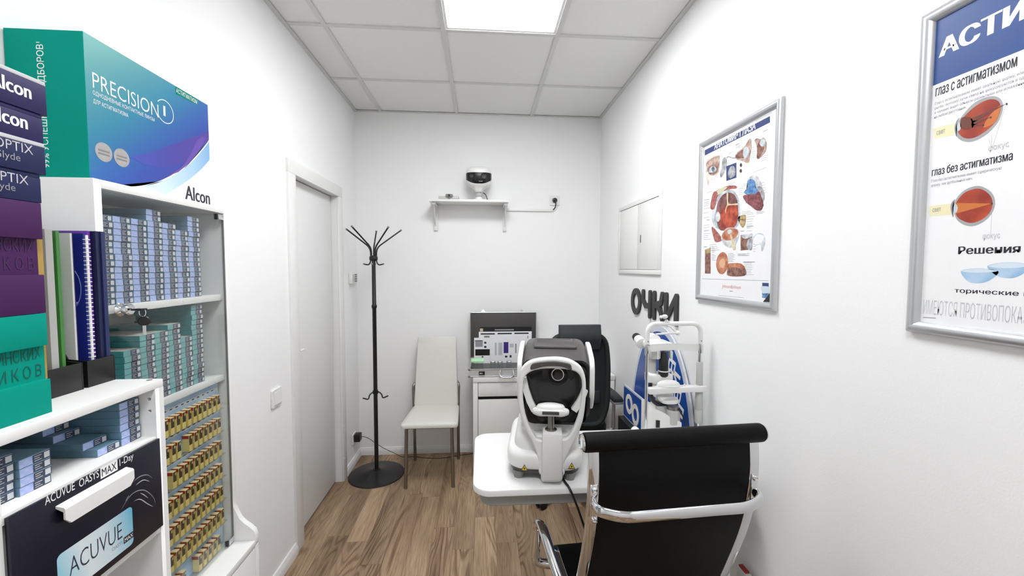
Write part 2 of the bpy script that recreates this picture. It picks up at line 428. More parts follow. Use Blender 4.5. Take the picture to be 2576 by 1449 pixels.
# door
door = thing('door_1', 'white flush interior door with flat casing beside the coat rack', 'door', (XL, 2.6, 0), kind='structure')
CT = .013
box('casing', TRIMM, door, XL-.002, XL+CT, 2.190, 2.274, 0, 2.031, bev=.0015)
box('casing', TRIMM, door, XL-.002, XL+CT, 2.926, 2.998, 0, 2.031, bev=.0015)
box('casing', TRIMM, door, XL-.002, XL+CT, 2.190, 2.998, 2.0312, 2.104, bev=.0015)
box('jamb', DOORM, door, XL-.119, XL-.002, DY0+.001, 2.276, 0, 2.044)
box('jamb', DOORM, door, XL-.119, XL-.002, 2.924, DY1-.001, 0, 2.044)
box('jamb', DOORM, door, XL-.119, XL-.002, 2.276, 2.924, 2.033, 2.044)
leaf = box('door_leaf', DOORM, door, XL-.083, XL-.043, 2.279, 2.919, .012, 2.028, bev=.001)
m = MB(); m.cyl((XL-.046, 2.32, 1.075), (XL-.006, 2.32, 1.075), .007); m.tube([(XL-.008, 2.32, 1.075), (XL-.006, 2.335, 1.075), (XL-.007, 2.37, 1.074)], .0055)
m.cyl((XL-.043, 2.32, 1.075), (XL-.038, 2.32, 1.075), .02); m.obj('door_handle', WHITEP, leaf, 40)
for z in (1.745, 1.17, .40, .16): MB().lathe([(0, 0), (.006, 0), (.006, .001), (.004, .0025), (0, .003)], M=Matrix.Translation((XL+CT, 2.945, z)) @ Matrix.Rotation(pi/2, 4, 'Y'), n=14).obj('screw_cap', WHITEP, door, 40)

# ================================================================== LEFT: DISPLAY CABINET
CX, CY0, CY1, CTOP, LEDGE = -.792, .899, 1.337, 1.722, .664
PT = .018
cab = thing('display_cabinet', 'tall white display cabinet with a glass door on a deeper base', 'cabinet', (-.9, 1.126, 0))
WB = XL+.017                              # back of furniture clear of the baseboard
CBK = XL+.002
BXF = -.727                               # base front
box('top_panel', WHITE, cab, CBK, CX, CY0+PT, CY1-PT, CTOP-PT, CTOP, bev=.001)
box('side_panel', WHITE, cab, CBK, CX, CY0, CY0+PT, LEDGE, CTOP, bev=.001)
# far side panel with the curved foot
prof = [(CBK, LEDGE-.02), (BXF-.002, LEDGE-.02), (BXF+.001, LEDGE-.005), (BXF+.001, LEDGE+.012), (BXF-.005, LEDGE+.03), (BXF-.018, LEDGE+.044), (BXF-.034, LEDGE+.056), (BXF-.048, LEDGE+.072), (BXF-.057, LEDGE+.092), (CX-.003, LEDGE+.12), (CX, LEDGE+.15), (CX, CTOP), (CBK, CTOP)]
m = MB(); m.loft([[(x, yy, z) for x, z in prof] for yy in (CY1-PT, CY1)]); m.obj('side_panel', WHITE, cab, 30, bevel=.0012, bang=60)
box('back_panel', WHITE, cab, CBK, CBK+.004, CY0+PT, CY1-PT, LEDGE, CTOP-PT)
SH1, SH2 = 1.456, 1.207
sxf = -.803
for zt in (SH1, SH2): box('shelf', WHITE, cab, CBK+.004, sxf, CY0+PT, CY1-PT, zt-PT, zt, bev=.0008)
base = MB(); base.box(WB, BXF-.018, CY0, CY1, .06, LEDGE-.02); base.box(WB+.03, BXF-.06, CY0+.01, CY1-.01, 0, .06); base.obj('base_body', WHITE, cab)
box('base_top', WHITE, cab, CBK, BXF, CY0, CY1-PT, LEDGE-.02, LEDGE, bev=.002)
for a, b in ((CY0+.002, (CY0+CY1)/2-.0015), ((CY0+CY1)/2+.0015, CY1-.022)):
    box('base_door', WHITE, cab, BXF-.018, BXF-.001, a, b, .065, LEDGE-.024, bev=.0012)
box('base_side_edge', WHITE, cab, BXF-.018, BXF-.001, CY1-.019, CY1, .065, LEDGE-.0205, bev=.001)
# glass door
gd = box('glass_door', GLASS, cab, CX-.0045, CX-.0005, CY0+PT+.002, CY1-PT-.004, LEDGE+.006, CTOP-PT-.004)
box('door_edge_seal', GREYP, gd, CX-.005, CX, CY1-PT-.004, CY1-PT-.002, LEDGE+.006, CTOP-PT-.004)
for z in (CTOP-PT-.021, LEDGE+.006):
    box('hinge_plate', CHROME, gd, CX-.006, CX+.003, CY1-.048, CY1-PT-.005, z, z+.016, bev=.001)
    box('hinge_pad', BLACKP, gd, CX-.007, CX+.002, CY1-.054, CY1-.0482, z, z+.016)
KY, KZ = .945, 1.447
RX = Matrix.Rotation(pi/2, 4, 'Y')
MB().lathe([(0, 0), (.013, 0), (.0145, .003), (.011, .006), (.0085, .009), (.0085, .014), (.012, .016), (.0125, .022), (.010, .025), (0, .025)], M=Matrix.Translation((CX, KY, KZ)) @ RX).obj('lock', CHROME, gd, 35)
# keys on the lock
t = thing('key_set', 'two keys with black heads hanging from the cabinet lock', 'keys', (CX+.04, KY+.004, KZ-.05))
m = MB(); m.mi = 1; m.box(CX+.022, CX+.03, KY-.003, KY+.003, KZ-.001, KZ+.001); m.mi = 0; m.box(CX+.03, CX+.052, KY-.009, KY+.009, KZ-.002, KZ+.002, bev=.0015)
m.obj('inserted_key', [BLACKP, CHROME], t, 40)
MB().tube([(CX+.046+.007*cos(a), KY+.002, KZ-.007+.009*sin(a)) for a in [2*pi*i/20 for i in range(20)]], .0009, 6, closed=True).obj('key_ring', CHROME, t, 40)
mm = Matrix.Translation((CX+.047, KY+.004, KZ-.017))
M2 = mm @ Matrix.Rotation(radians(38), 4, 'Z')
m = MB(); m.lathe([(0, -.0022), (.009, -.0022), (.011, 0), (.009, .0022), (0, .0022)], M=M2 @ Matrix.Translation((0, 0, -.009)) @ Matrix.Rotation(pi/2, 4, 'X'), n=20); hk = m.obj('hanging_key_head', BLACKP, t, 40)
MB().box(-.003, .003, -.0009, .0009, -.04, -.018, bev=.0004, M=M2).obj('hanging_key_blade', ALU, hk)

# ---- lens cartons
CW, CH, CL = .0452, .0141, .15
def carton_proto(name, side, top, endl, dark):
    m = MB()
    x0, x1, y0, y1, z0, z1 = -CL, 0, -CW/2, CW/2, 0, CH-.0003
    m.box(x0, x1, y0, y1, z0, z1, bev=.0006, seg=1)
    for f in m.bm.faces:
        n = f.normal
    m.bm.normal_update()
    for f in m.bm.faces: f.material_index = 1 if f.normal.z > .8 else (2 if f.normal.x > .8 else 0)
    o = m.obj(name, [side, top, endl], None, keep=True)
    m = MB(); e = .0004
    m.mi = 0; ya = -CW/2+CW*.42
    m.face([(e, ya, .0008), (e, CW/2-.0006, .0008), (e, CW/2-.0006, z1-.0008), (e, ya, z1-.0008)])
    m.mi = 1; e2 = e+.0002
    for q in range(3): 
        zz = .0028+q*.0034
        m.face([(e2, ya+.0018, zz), (e2, ya+.0125-(q % 2)*.003, zz), (e2, ya+.0125-(q % 2)*.003, zz+.0012), (e2, ya+.0018, zz+.0012)])
    m.mi = 2
    m.face([(e2, CW/2-.0102, .0022), (e2, CW/2-.002, .0022), (e2, CW/2-.002, z1-.0022), (e2, CW/2-.0102, z1-.0022)])
    m.obj('end_label', [dark, INKL, pm(name+'_patch', (205, 210, 214), .5)], o)
    o.location = (0, -60, -60)
    return o
MB_side = pm('carton_blue_side', (112, 150, 172), .45, noise=(120, .25)); MB_end = pm('carton_pearl_end', (150, 172, 226), .35, noise=(90, .3), col2=(186, 196, 232))
MB_dark = pm('carton_slate_label', (58, 66, 86), .5)
MT_side = pm('carton_teal_side', (60, 138, 142), .45, noise=(120, .15)); MT_top = pm('carton_teal_top', (206, 208, 202), .45, noise=(60, .2), col2=(176, 168, 164))
MT_end = pm('carton_teal_end', (128, 184, 184), .45, noise=(90, .2)); MT_dark = pm('carton_plum_label', (78, 70, 88), .5)
blueP = carton_proto('blue_lens_carton', MB_side, MB_side, MB_end, MB_dark)
tealP = carton_proto('teal_lens_carton', MT_side, MT_top, MT_end, MT_dark)
USED = set()
def carton(proto, x, y, z, rz, label, group):
    if proto.name in USED: c = copy_tree(proto)
    else: c = proto; USED.add(proto.name)
    c.matrix_basis = Matrix.Translation((x, y, z)) @ Matrix.Rotation(rz, 4, 'Z')
    tag(c, label, 'box', group)
def stack(proto, x, yc, z0, n, colour, which, where, group, jit=.0012, jx=.003, rj=.02, pitch=CH):
    for k in range(n):
        pos = 'topmost' if k == n-1 else ('lowest' if k == 0 else ORD[k]+' up')
        carton(proto, x+random.uniform(-jx, 0), yc+random.uniform(-jit, jit), z0+k*pitch, random.uniform(-rj, rj)*.4,
               '%s lens carton, %s in the %s, %s' % (colour, pos, which, where), group)
rows = [14, 14, 14, 16, 14, 13, 16]
for c in range(7):
    stack(blueP, -.812, .9178+.0461*(c+.5), SH1, rows[c], 'blue', ORD[c]+' stack from the lock', 'upper glass shelf', 'blue cartons on the upper glass shelf', jit=.0003)
e2 = [.978, 1.0215, 1.0665, 1.1085, 1.1515, 1.195, 1.241]
rows2 = [10, 12, 12, 13, 10, 16]
for c in range(6):
    stack(tealP, -.812, (e2[c]+e2[c+1])/2, SH2, rows2[c], 'teal', ORD[c]+' stack from the lock', 'lower glass shelf', 'teal cartons on the lower glass shelf')
# ---- rack with yellow trial packs
TRX = -.822
rack = thing('pack_rack', 'blue printed rack of trial packs behind the glass door', 'rack', (TRX, 1.13, LEDGE))
RACKM = pm('rack_blue', (190, 214, 234), .35, noise=(14, .35), col2=(136, 176, 220))
box('back_board', RACKM, rack, TRX-.003, TRX, CY0+PT+.002, 1.312, LEDGE+.0005, 1.182)
box('top_rim', WHITEP, rack, TRX-.003, TRX+.003, CY0+PT+.002, 1.312, 1.182, 1.1852)
rtops = [1.151-.0716*k for k in range(7)]
STRIP = pm('rack_strip', (226, 234, 238), .3, noise=(60, .3))
for k, zt in enumerate(rtops):
    zb = zt-.047
    box('pocket_ledge', CLEAR, rack, TRX, TRX+.021, CY0+PT+.004, 1.305, zb-.0015, zb-.0002)
    box('price_strip', STRIP, rack, TRX, TRX+.0012, CY0+PT+.004, 1.308, zt+.008, zt+.018)
    m = MB()
    for i in range(18):
        y = 1.283-.0206*i
        if y < .95: break
        m.face([(TRX+.0016, y-.005, zt+.0115), (TRX+.0016, y+.004, zt+.0115), (TRX+.0016, y+.004, zt+.0145), (TRX+.0016, y-.005, zt+.0145)])
    m.obj('power_marks', INKN, rack)
# pack proto
PYEL = pm('pack_yellow', (228, 208, 128), .45, noise=(90, .12)); PTOP = pm('pack_top', (236, 216, 172), .5); PRED = pm('pack_red', (176, 44, 34), .45); PDRK = pm('pack_dark', (74, 60, 44), .45, noise=(300, .5))
m = MB(); m.box(0, .0185, -.0064, .0064, 0, .0455, bev=.0004, seg=1); m.bm.normal_update()
for f in m.bm.faces: f.material_index = 1 if f.normal.z > .8 else 0
packP = m.obj('trial_pack', [PYEL, PTOP], None, keep=True)
m = MB(); e = .0003
m.mi = 0; m.face([(.0185+e, -.0058, .018), (.0185+e, .0058, .018), (.0185+e, .0058, .0435), (.0185+e, -.0058, .0435)])
m.mi = 1; m.face([(.0185+2*e, .0, .034), (.0185+2*e, .0048, .034), (.0185+2*e, .0048, .041), (.0185+2*e, .0, .041)])
m.mi = 2; m.face([(.0005, -.0064-e, .036), (.018, -.0064-e, .036), (.018, -.0064-e, .0445), (.0005, -.0064-e, .0445)])
m.obj('label', [PDRK, pm('pack_patch', (190, 168, 120), .5), PRED], packP)
miss = {1: {7}, 2: {10}, 3: {0} if False else set(), 6: {0, 6, 7}}
first = True
for k, zt in enumerate(rtops):
    for i in range(13):
        if i in miss.get(k, ()): continue
        c = packP if first else copy_tree(packP); first = False
        c.matrix_basis = Matrix.Translation((TRX+.0005, 1.283-.0206*i+random.uniform(-.0007, .0007), zt-.0468)) @ Matrix.Rotation(random.uniform(-.03, .03), 4, 'Z')
        tag(c, 'small yellow trial pack, %s from the hinge side, %s row of the blue rack' % (ORD[i], ORD[k]), 'box', 'yellow trial packs in the blue rack')

# ---- big carton on top of the cabinet
BX1, BY0, BY1, BZ0, BZ1 = -.846, .953, 1.349, CTOP, 2.041
bc = thing('display_carton', 'large green and blue contact lens display carton on top of the cabinet', 'box', (-.925, 1.15, CTOP))
FRONT = gradmat('carton_front', [(0, (64, 50, 150)), (.28, (44, 76, 165)), (.42, (40, 98, 168)), (.62, (40, 132, 162)), (1, (84, 162, 158))], (Vector((0, -.62, .78)), .60, .97))
m = MB(); m.box(XL+.003, BX1, BY0, BY1, BZ0, BZ1, bev=.001, seg=1); m.bm.normal_update()
for f in m.bm.faces: f.material_index = 1 if f.normal.x > .8 else 0
m.obj('carton_body', [GREEN, FRONT], bc)
def bf(px, py, e=.0002): p = onX(px, py, BX1); p.x = BX1+e; p.y = min(max(p.y, BY0+.001), BY1-.001); p.z = min(max(p.z, BZ0+.001), BZ1-.001); return p
Zc = lambda a, b: (a/2.587, b/2.587)
curve1 = cr([Zc(*p) for p in [(820, 1215), (920, 1208), (1030, 1180), (1140, 1125), (1240, 1050), (1310, 975), (1370, 900)]], 6, False) if False else None
def c2(pts, k=6, closed=False): return [(v.x, v.y) for v in cr([Vector((a, b, 0)) for a, b in pts], k, closed)]
wl = c2([Zc(*p) for p in [(700, 1222), (820, 1215), (920, 1208), (1030, 1180), (1140, 1125), (1240, 1050), (1310, 975), (1368, 900)]])
flat('white_print', [bf(*p) for p in wl]+[bf(535, 520), bf(400, 495)], INKW, bc)
sw = c2([Zc(*p) for p in [(930, 1212), (1030, 1188), (1140, 1135), (1250, 1052), (1368, 915)]])+c2([Zc(*p) for p in [(1368, 1035), (1300, 1110), (1200, 1190), (1075, 1268)]])
flat('light_blue_swoosh', [bf(p[0], p[1], .0003) for p in sw], gradmat('swoosh', [(0, (206, 226, 240)), (.6, (168, 204, 230)), (1, (120, 170, 220))], (Vector((0, 1, 0)), 1.15, 1.36)), bc)
gl = c2([Zc(*p) for p in [(840, 1020), (1000, 985), (1150, 930), (1290, 880), (1366, 850)]])+c2([Zc(*p) for p in [(1366, 895), (1290, 975), (1180, 1060), (1060, 1090), (940, 1070)]])
flat('violet_arc', [bf(p[0], p[1], .0003) for p in gl], gradmat('violet', [(0, (60, 90, 185)), (.5, (70, 66, 160)), (1, (84, 60, 150))], (Vector((0, 1, 0)), 1.0, 1.36)), bc)
gl2 = c2([Zc(*p) for p in [(1080, 1148), (1180, 1085), (1240, 1000), (1280, 920), (1320, 890)]])+c2([Zc(*p) for p in [(1335, 905), (1290, 985), (1230, 1060), (1160, 1120)]])
flat('violet_band', [bf(p[0], p[1], .0004) for p in gl2], pm('violet2', (104, 74, 168), .35), bc)
for cx_, cy_ in ((261, 383), (306, 397)):
    c = bf(cx_, cy_, .0004)
    flat('seal', [c+Vector((0, .021*cos(2*pi*i/24), .021*sin(2*pi*i/24))) for i in range(24)], pm('seal_silver', (196, 194, 192), .3, .3, noise=(120, .4)), bc)
    flats('seal_text', [[c+Vector((.0001, dy, dz)) for dy, dz in ((-.014, h), (.014, h), (.014, h+.004), (-.014, h+.004))] for h in (-.007, .0004)], GREYP, bc)
p = bf(233, 220, .0004); text('PRECISION', p, UL, VR, onX(398, 277, BX1).y-p.y, .034, INKW, bc, -.008)
p0 = bf(233, 232, .0004); text('ОДНОДНЕВНЫЕ КОНТАКТНЫЕ ЛИНЗЫ', (p0.x, p0.y, p0.z-.006), UL, VR, onX(388, 290, BX1).y-p0.y, .011, INKW, bc)
text('ДЛЯ АСТИГМАТИЗМА', (p0.x, p0.y, p0.z-.024), UL, VR, (onX(322, 280, BX1).y-p0.y), .011, INKW, bc)
c = bf(415, 281, .0004); rr = .0305
m = MB(); 
ring = [2*pi*i/40 for i in range(4, 37)]
m.mi = 0
for a, b in zip(ring, ring[1:]):
    m.face([c+Vector((0, -r*cos(q), r*sin(q))) for r, q in ((rr, a), (rr, b), (rr-.002, b), (rr-.002, a))])
m.obj('logo_ring', INKW, bc)
text('1', (c.x, c.y-.006, c.z-.012), UL, VR, .007, .026, INKW, bc)
tg = [bf(*p) for p in ((441, 216), (497, 248), (497, 264), (441, 236))]
flat('tag_print', [q+Vector((.0001, 0, 0)) for q in tg], GREEN2, bc)
p = bf(443, 235, .0006); text('АСТИГМАТИЗМ', (p.x, p.y, p.z+.003), UL, VR, onX(495, 250, BX1).y-p.y, .012, INKW, bc)
p = bf(466, 511, .0004); text('Alcon', (p.x, p.y, BZ0+.012), UL, VR, BY1-.006-p.y, .04, INKK, bc, .02)
# side slogan, reading upwards
text('99% УСПЕШНЫХ ПОДБОРОВ¹', (onY(128, 408, BY0).x, BY0-.0003, BZ0+.03), (0, 0, 1), (-1, 0, 0), .262, .017, INKW, bc, .004)

# ================================================================== LEFT: SHELF UNIT
UXF, UZ, UY0, UY1 = -.673, 1.305, .30, .899
unit = thing('shelf_unit', 'white open shelf unit in front of the display cabinet', 'shelf', (-.83, .6, 0))
UT = .022
for y in (UY0, .582): box('side_panel', WHITE, unit, WB, UXF, y, y+UT, 0, UZ-.0165, bev=.001)
_hole = lambda x, z: [(x+.0033*cos(2*pi*i/14), z+.0033*sin(2*pi*i/14)) for i in range(14)]
_me = plate([[(WB, 0), (UXF, 0), (UXF, UZ-.0165), (WB, UZ-.0165)], _hole(UXF-.012, 1.268), _hole(UXF-.012, 1.243)], .010, 0, Matrix(((1, 0, 0, 0), (0, 0, -1, UY1-UT+.005), (0, 1, 0, 0), (0, 0, 0, 1))))
_b = MB(); _b.bm.from_mesh(_me); _b.box(WB, UXF, UY1-UT+.010, UY1, 0, UZ-.0165); _b.obj('side_panel', WHITE, unit)
box('top_board', WHITE, unit, CBK, UXF, UY0, UY1, UZ-.0165, UZ, bev=.0012)
box('back_panel', WHITE, unit, WB, WB+.004, UY0+UT, UY1-UT, .02, UZ-.0166)
for (a, b) in ((UY0+UT, .582), (.604, UY1-UT)):
    for z in (1.19, 1.0, .78, .52, .26, .06): box('shelf', WHITE, unit, WB+.004, UXF-.001, a, b, z-.015, z, bev=.0008)
MB().lathe([(0, 0), (.005, 0), (.005, .0006), (0, .0006)], M=Matrix.Translation((UXF-.018, UY1-.012, UZ)), n=14).obj('screw_cap', GREYP, unit)
# drawer box with black printed front
dr = thing('lens_display_box', 'black printed contact lens box with a white pull in the shelf unit', 'box', (-.74, .74, 1.0))
DX = UXF+.006
box('drawer_front', pm('drawer_black', (16, 15, 34), .35, noise=(40, .1)), dr, DX-.006, DX, .606, .876, 1.0, 1.186, bev=.0008)
box('drawer_box', WHITEP, dr, WB+.02, DX-.0065, .612, .870, 1.0005, 1.17)
def df(px, py, e=.0003): p = onX(px, py, DX); p.x = DX+e; return p
def dtext(s, a, b, h, mat, bold=0, sh=0):
    p, q = df(*a), df(*b); text(s, p, UL, VR, q.y-p.y, h, mat, dr, bold, shear=sh)
dtext('ACUVUE', (113, 1272), (188, 1228), .0135, INKW, .004)
dtext('OASYS', (199, 1227), (249, 1198), .0135, INKW, .004)
p, q = df(253, 1204), df(296, 1183)
zc = p.z; flat('badge', [(DX+.0002, p.y, zc-.001), (DX+.0002, q.y, zc-.001), (DX+.0002, q.y, zc+.019), (DX+.0002, p.y, zc+.019)], INKW, dr)
text('MAX', (DX+.0004, p.y+.0025, zc+.002), UL, VR, q.y-p.y-.005, .0135, INKK, dr, .004)
dtext('1-Day', (301, 1178), (336, 1163), .0165, INKW, .003)
# white pull
a, b = df(139, 1268), df(318, 1190)
m = MB(); zt = (a.z+b.z)/2
prof = [(0, .0), (.012, -.003), (.014, -.006), (.014, -.032), (.011, -.033), (.011, -.01), (0, -.004)]
m.loft([[(DX+x, y, zt+.004+max(z, lim)) for x, z in prof] for y, lim in ((a.y, -.022), (a.y+.009, -1), (b.y-.009, -1), (b.y, -.022))]); m.obj('drawer_pull', WHITEP, dr, 30)
# printed label card
pts = [(143, 1398), (165, 1375), (322, 1272), (333, 1272), (333, 1325), (333, 1345)]
q0, q1 = df(143, 1420), df(333, 1300)
LBL = gradmat('drawer_label', [(0, (150, 205, 225)), (.3, (220, 232, 235)), (.6, (205, 222, 228)), (1, (96, 178, 208))], (Vector((0, 1, .25)), q0.y+.25*1.06, q1.y+.25*1.08))
zb_, zt_ = 1.012, 1.086
ym = [(DX+.0002, y, z) for y, z in [(v[0], v[1]) for v in rrect(q0.y, q1.y, zb_, zt_, .008)]]
flat('label_card', ym, LBL, dr)
text('ACUVUE', (DX+.0004, q0.y+.018, zb_+.027), UL, VR, (q1.y-q0.y)*.70, .030, pm('label_ink', (52, 52, 74), .5), dr, -.01)
text('OASYS', (DX+.0004, q1.y-.045, zb_+.015), UL, VR, .022, .0065, INKG, dr)
flat('badge', [(DX+.0003, q1.y-.021, zb_+.012), (DX+.0003, q1.y+.001, zb_+.012), (DX+.0003, q1.y+.001, zb_+.024), (DX+.0003, q1.y-.021, zb_+.024)], INKK, dr)
text('MAX', (DX+.0005, q1.y-.019, zb_+.0145), UL, VR, .018, .007, INKW, dr, .004)
# water splash print
for k, (pa) in enumerate([[(333, 1215), (350, 1200), (370, 1195), (385, 1204)], [(340, 1222), (360, 1208), (378, 1212)], [(300, 1290), (330, 1245), (360, 1233), (385, 1250), (392, 1272)], [(335, 1262), (352, 1256), (372, 1268), (388, 1276)], [(315, 1262), (325, 1245)], [(352, 1240), (362, 1245), (374, 1254)]]):
    cp = c2(pa, 5)
    m = MB(); m.tube([df(*v, e=-.0003) for v in cp], .0007, 5, scales=[.3+1.0*sin(pi*i/(len(cp)-1)) for i in range(len(cp))]); m.obj('splash_print', INKL if k % 2 else INKG, dr, 60)
# cartons in the open bay
UBX = -.700
def bay(xf, yc, n, which, tw=None, z0=1.19):
    for k in range(n):
        pos = 'topmost' if k == n-1 else ('lowest' if k == 0 else ORD[k]+' up')
        x, y, r = (xf, yc, random.uniform(-.008, .008)) if not tw else tw[k]
        carton(blueP, x+random.uniform(-.002, .001), y, z0+k*CH, r, 'blue lens carton, %s in %s, open bay' % (pos, which), 'blue cartons in the open shelf bay')
bay(-.700, .6765, 4, 'the stack beside the partition' if False else 'the separate low stack')
bay(-.702, .8515, 6, 'the stack against the side panel')
bay(0, 0, 5, 'the fanned stack', [(-.703, .8050, -.02), (-.722, .800, -.05), (-.772, .802, -.10), (-.790, .8, -.06), (-.80, .8, -.08)], z0=1.1906)
bay(-.706, .6295, 5, 'the stack by the partition')

# ---- boxes on top of the unit
def px_y(px, py, x): return onX(px, py, x).y
SX = -.697
gb = []
def neck_box(name, label, z0, zs, yr, cm, nm, txtmat, lines, depth=.20):
    t = thing(name, label, 'box', (SX-depth/2, .55, z0)); y0 = .36
    box('base', cm, t, SX-depth, SX, y0, yr[0], z0, zs[0], bev=.0008)
    box('neck', nm, t, SX-depth+.008, SX-.010, y0+.008, yr[1], zs[0]-.001, zs[1]+.001)
    box('inner_card', GOLD, t, SX-depth+.012, SX-.014, yr[1], yr[3], zs[0]-.002, zs[1]+.01)
    box('lid', cm, t, SX-depth, SX, y0, yr[2], zs[1], zs[2], bev=.0008)
    for s, zz, hh, w_ in lines:
        text(s, (SX-.0095, yr[1]-.006-w_, zz), UL, VR, w_, hh, txtmat, t, .0)
    return t
def zat(px, py, x=SX): return onX(px, py, x).z
g0 = 1.305
zg1, zg2, zg3 = zat(128, 952), zat(118, 868), zat(118, 787)
neck_box('green_gift_box', 'green two-part gift box at the bottom of the box pile', g0, (zg1, zg2, zg3), (px_y(130, 1000, SX), px_y(112, 900, SX-.01), px_y(119, 830, SX), px_y(117, 900, SX-.014)), GREEN, GREEN, INKDG,
         [('ИНСКИХ', zg1+.034, .020, .058), ('И К О В', zg1+.006, .020, .058)])
zp1, zp2, zp3 = zat(115, 691), zat(105, 602), zat(103, 512)
neck_box('purple_gift_box', 'purple two-part gift box on top of the green one', zg3+.0005, (zp1, zp2, zp3), (px_y(114, 740, SX), px_y(95, 650, SX-.01), px_y(106, 560, SX), px_y(109, 650, SX-.014)), PURPLE, PURPLE, INKDP,
         [('НСКИХ', zp1+.036, .020, .05), ('И К О В', zp1+.008, .020, .058)])
zs_ = [zp3+.0005, zat(103, 440), zat(108, 362), zat(105, 290), zat(112, 208)]
yr_ = [px_y(103, 470, SX), px_y(111, 400, SX), px_y(108, 320, SX), px_y(113, 240, SX)]
labs = ['navy blue lens box with silver lettering, lowest of the navy boxes', 'navy lens box with silver lettering, second of the navy boxes', 'dark violet lens box under the topmost box of the pile', 'dark violet lens box with white brand name, topmost of the pile']
for k in range(4):
    t = thing('lens_box', labs[k], 'box', (SX-.08, .55, zs_[k]), group='navy lens boxes on the pile')
    dx = (0, .002, .0, .002)[k]
    z0, z1 = zs_[k], zs_[k+1]-.0004
    cm = NAVY2 if k < 2 else NAVY
    box('carton_body', cm, t, SX-.16, SX+dx, .38, yr_[k], z0, z1-.006, bev=.0008)
    box('lid_edge', INKL if k in (1, 3) else cm, t, SX-.16, SX+dx, .38, yr_[k]-.001, z1-.006, z1, bev=.0004)
    f = SX+dx+.0003
    if k < 2:
        text('AIR OPTIX', (f, yr_[k]-.018-.085, z0+(z1-z0)*.56), UL, VR, .085, .014, INKL, t, -.005)
        text('HydraGlyde', (f, yr_[k]-.036-.07, z0+(z1-z0)*.20), UL, VR, .07, .014, INKG, t, -.003)
    else:
        text('Alcon', (f, yr_[k]-.022-.056, z0+(z1-z0)*.34), UL, VR, .056, .021, INKW, t, .02)
# ---- magazine files with folders
def mag_file(y0, y1, label, xf=-.765, xb=-.985, hf=.052, hb=.245):
    t = thing('magazine_file', label, 'file holder', ((xf+xb)/2, (y0+y1)/2, UZ)); th = .0025
    z = UZ
    for yy in (y0, y1-th):
        m = MB(); pr = [(xf, z), (xf, z+hf), (xf-.035, z+hf+.004), (xf-.095, z+hf+.12), (xb, z+hb), (xb, z)]
        m.loft([[(x, yv, zz) for x, zz in pr] for yv in (yy, yy+th)]); m.obj('side_wall', BLACKP, t, 30)
    box('front_wall', BLACKP, t, xf-th, xf, y0+th, y1-th, z, z+hf, bev=.0006)
    box('back_wall', BLACKP, t, xb, xb+th, y0+th, y1-th, z, z+hb)
    box('bottom', BLACKP, t, xb+th, xf-th, y0+th, y1-th, z, z+th)
    return t
mag_file(.758, .829, 'black magazine file next to the pile of gift boxes')
mag_file(.838, .897, 'black magazine file next to the display cabinet')
FZ = UZ+.0027
def folder(name, label, cat, y0, y1, xf, mat, h=.30, xb=-.978, lean=0):
    t = tag(MB().box(xb, xf, y0, y1, FZ, FZ+h, bev=.0004, seg=1).obj(name, mat, None), label, cat); return t
folder('folder', 'pale grey plastic folder standing in the black magazine file', 'folder', .786, .799, -.777, pm('folder_grey', (176, 176, 172), .4))
folder('folder', 'green folder standing beside the pale grey folder', 'folder', .8035, .810, -.776, pm('folder_green', (66, 128, 60), .45), .298)
folder('paper_sheaf', 'white sheaf of papers standing in the magazine file', 'papers', .8408, .8448, -.787, pm('sheaf', (206, 206, 203), .5), .297)
folder('notebook', 'narrow navy notebook behind the white papers', 'notebook', .8455, .8490, -.789, pm('nb_navy', (38, 40, 96), .4), .299)
t = thing('catalogue', 'royal blue spiral-bound catalogue in the magazine file', 'catalogue', (-.88, .861, FZ))
CAT = pm('cat_blue', (30, 42, 128), .35)
box('cover', CAT, t, -.978, -.779, .8575, .8615, FZ, FZ+.298)
box('pages', INKW, t, -.978, -.7775, .8617, .8665, FZ, FZ+.295)
m = MB()
for i in range(34): m.tube([(-.7775+.0055*cos(a), .862+.0045*sin(a), FZ+.012+i*.0083) for a in [2*pi*j/10 for j in range(10)]], .0009, 5, closed=True)
m.obj('comb_binding', INKW, t, 60)
m = MB(); cc = Vector((-.815, .8572, FZ+.19)); m.tube([cc+Vector((.028*cos(a), 0, .045*sin(a))) for a in [2*pi*j/30 for j in range(30)]], .0007, 5, closed=True); m.obj('cover_circle', pm('cover_line', (120, 130, 190), .5), t)
flat('cover_motif', [cc+Vector((x, -.0005, z)) for x, z in ((-.03, -.035), (.004, -.032), (.022, -.026), (.008, -.05), (-.03, -.058))], INKL, t)
folder('folder', 'violet folder behind the spiral-bound catalogue', 'folder', .869, .8745, -.781, pm('folder_violet', (112, 62, 170), .4), .304)
folder('binder', 'dark navy binder beside the violet folder', 'binder', .876, .8835, -.772, pm('binder_navy', (22, 28, 66), .4), .304)
folder('binder', 'navy blue binder at the far end of the magazine file', 'binder', .8845, .893, -.769, pm('binder_navy2', (34, 46, 92), .4), .304)

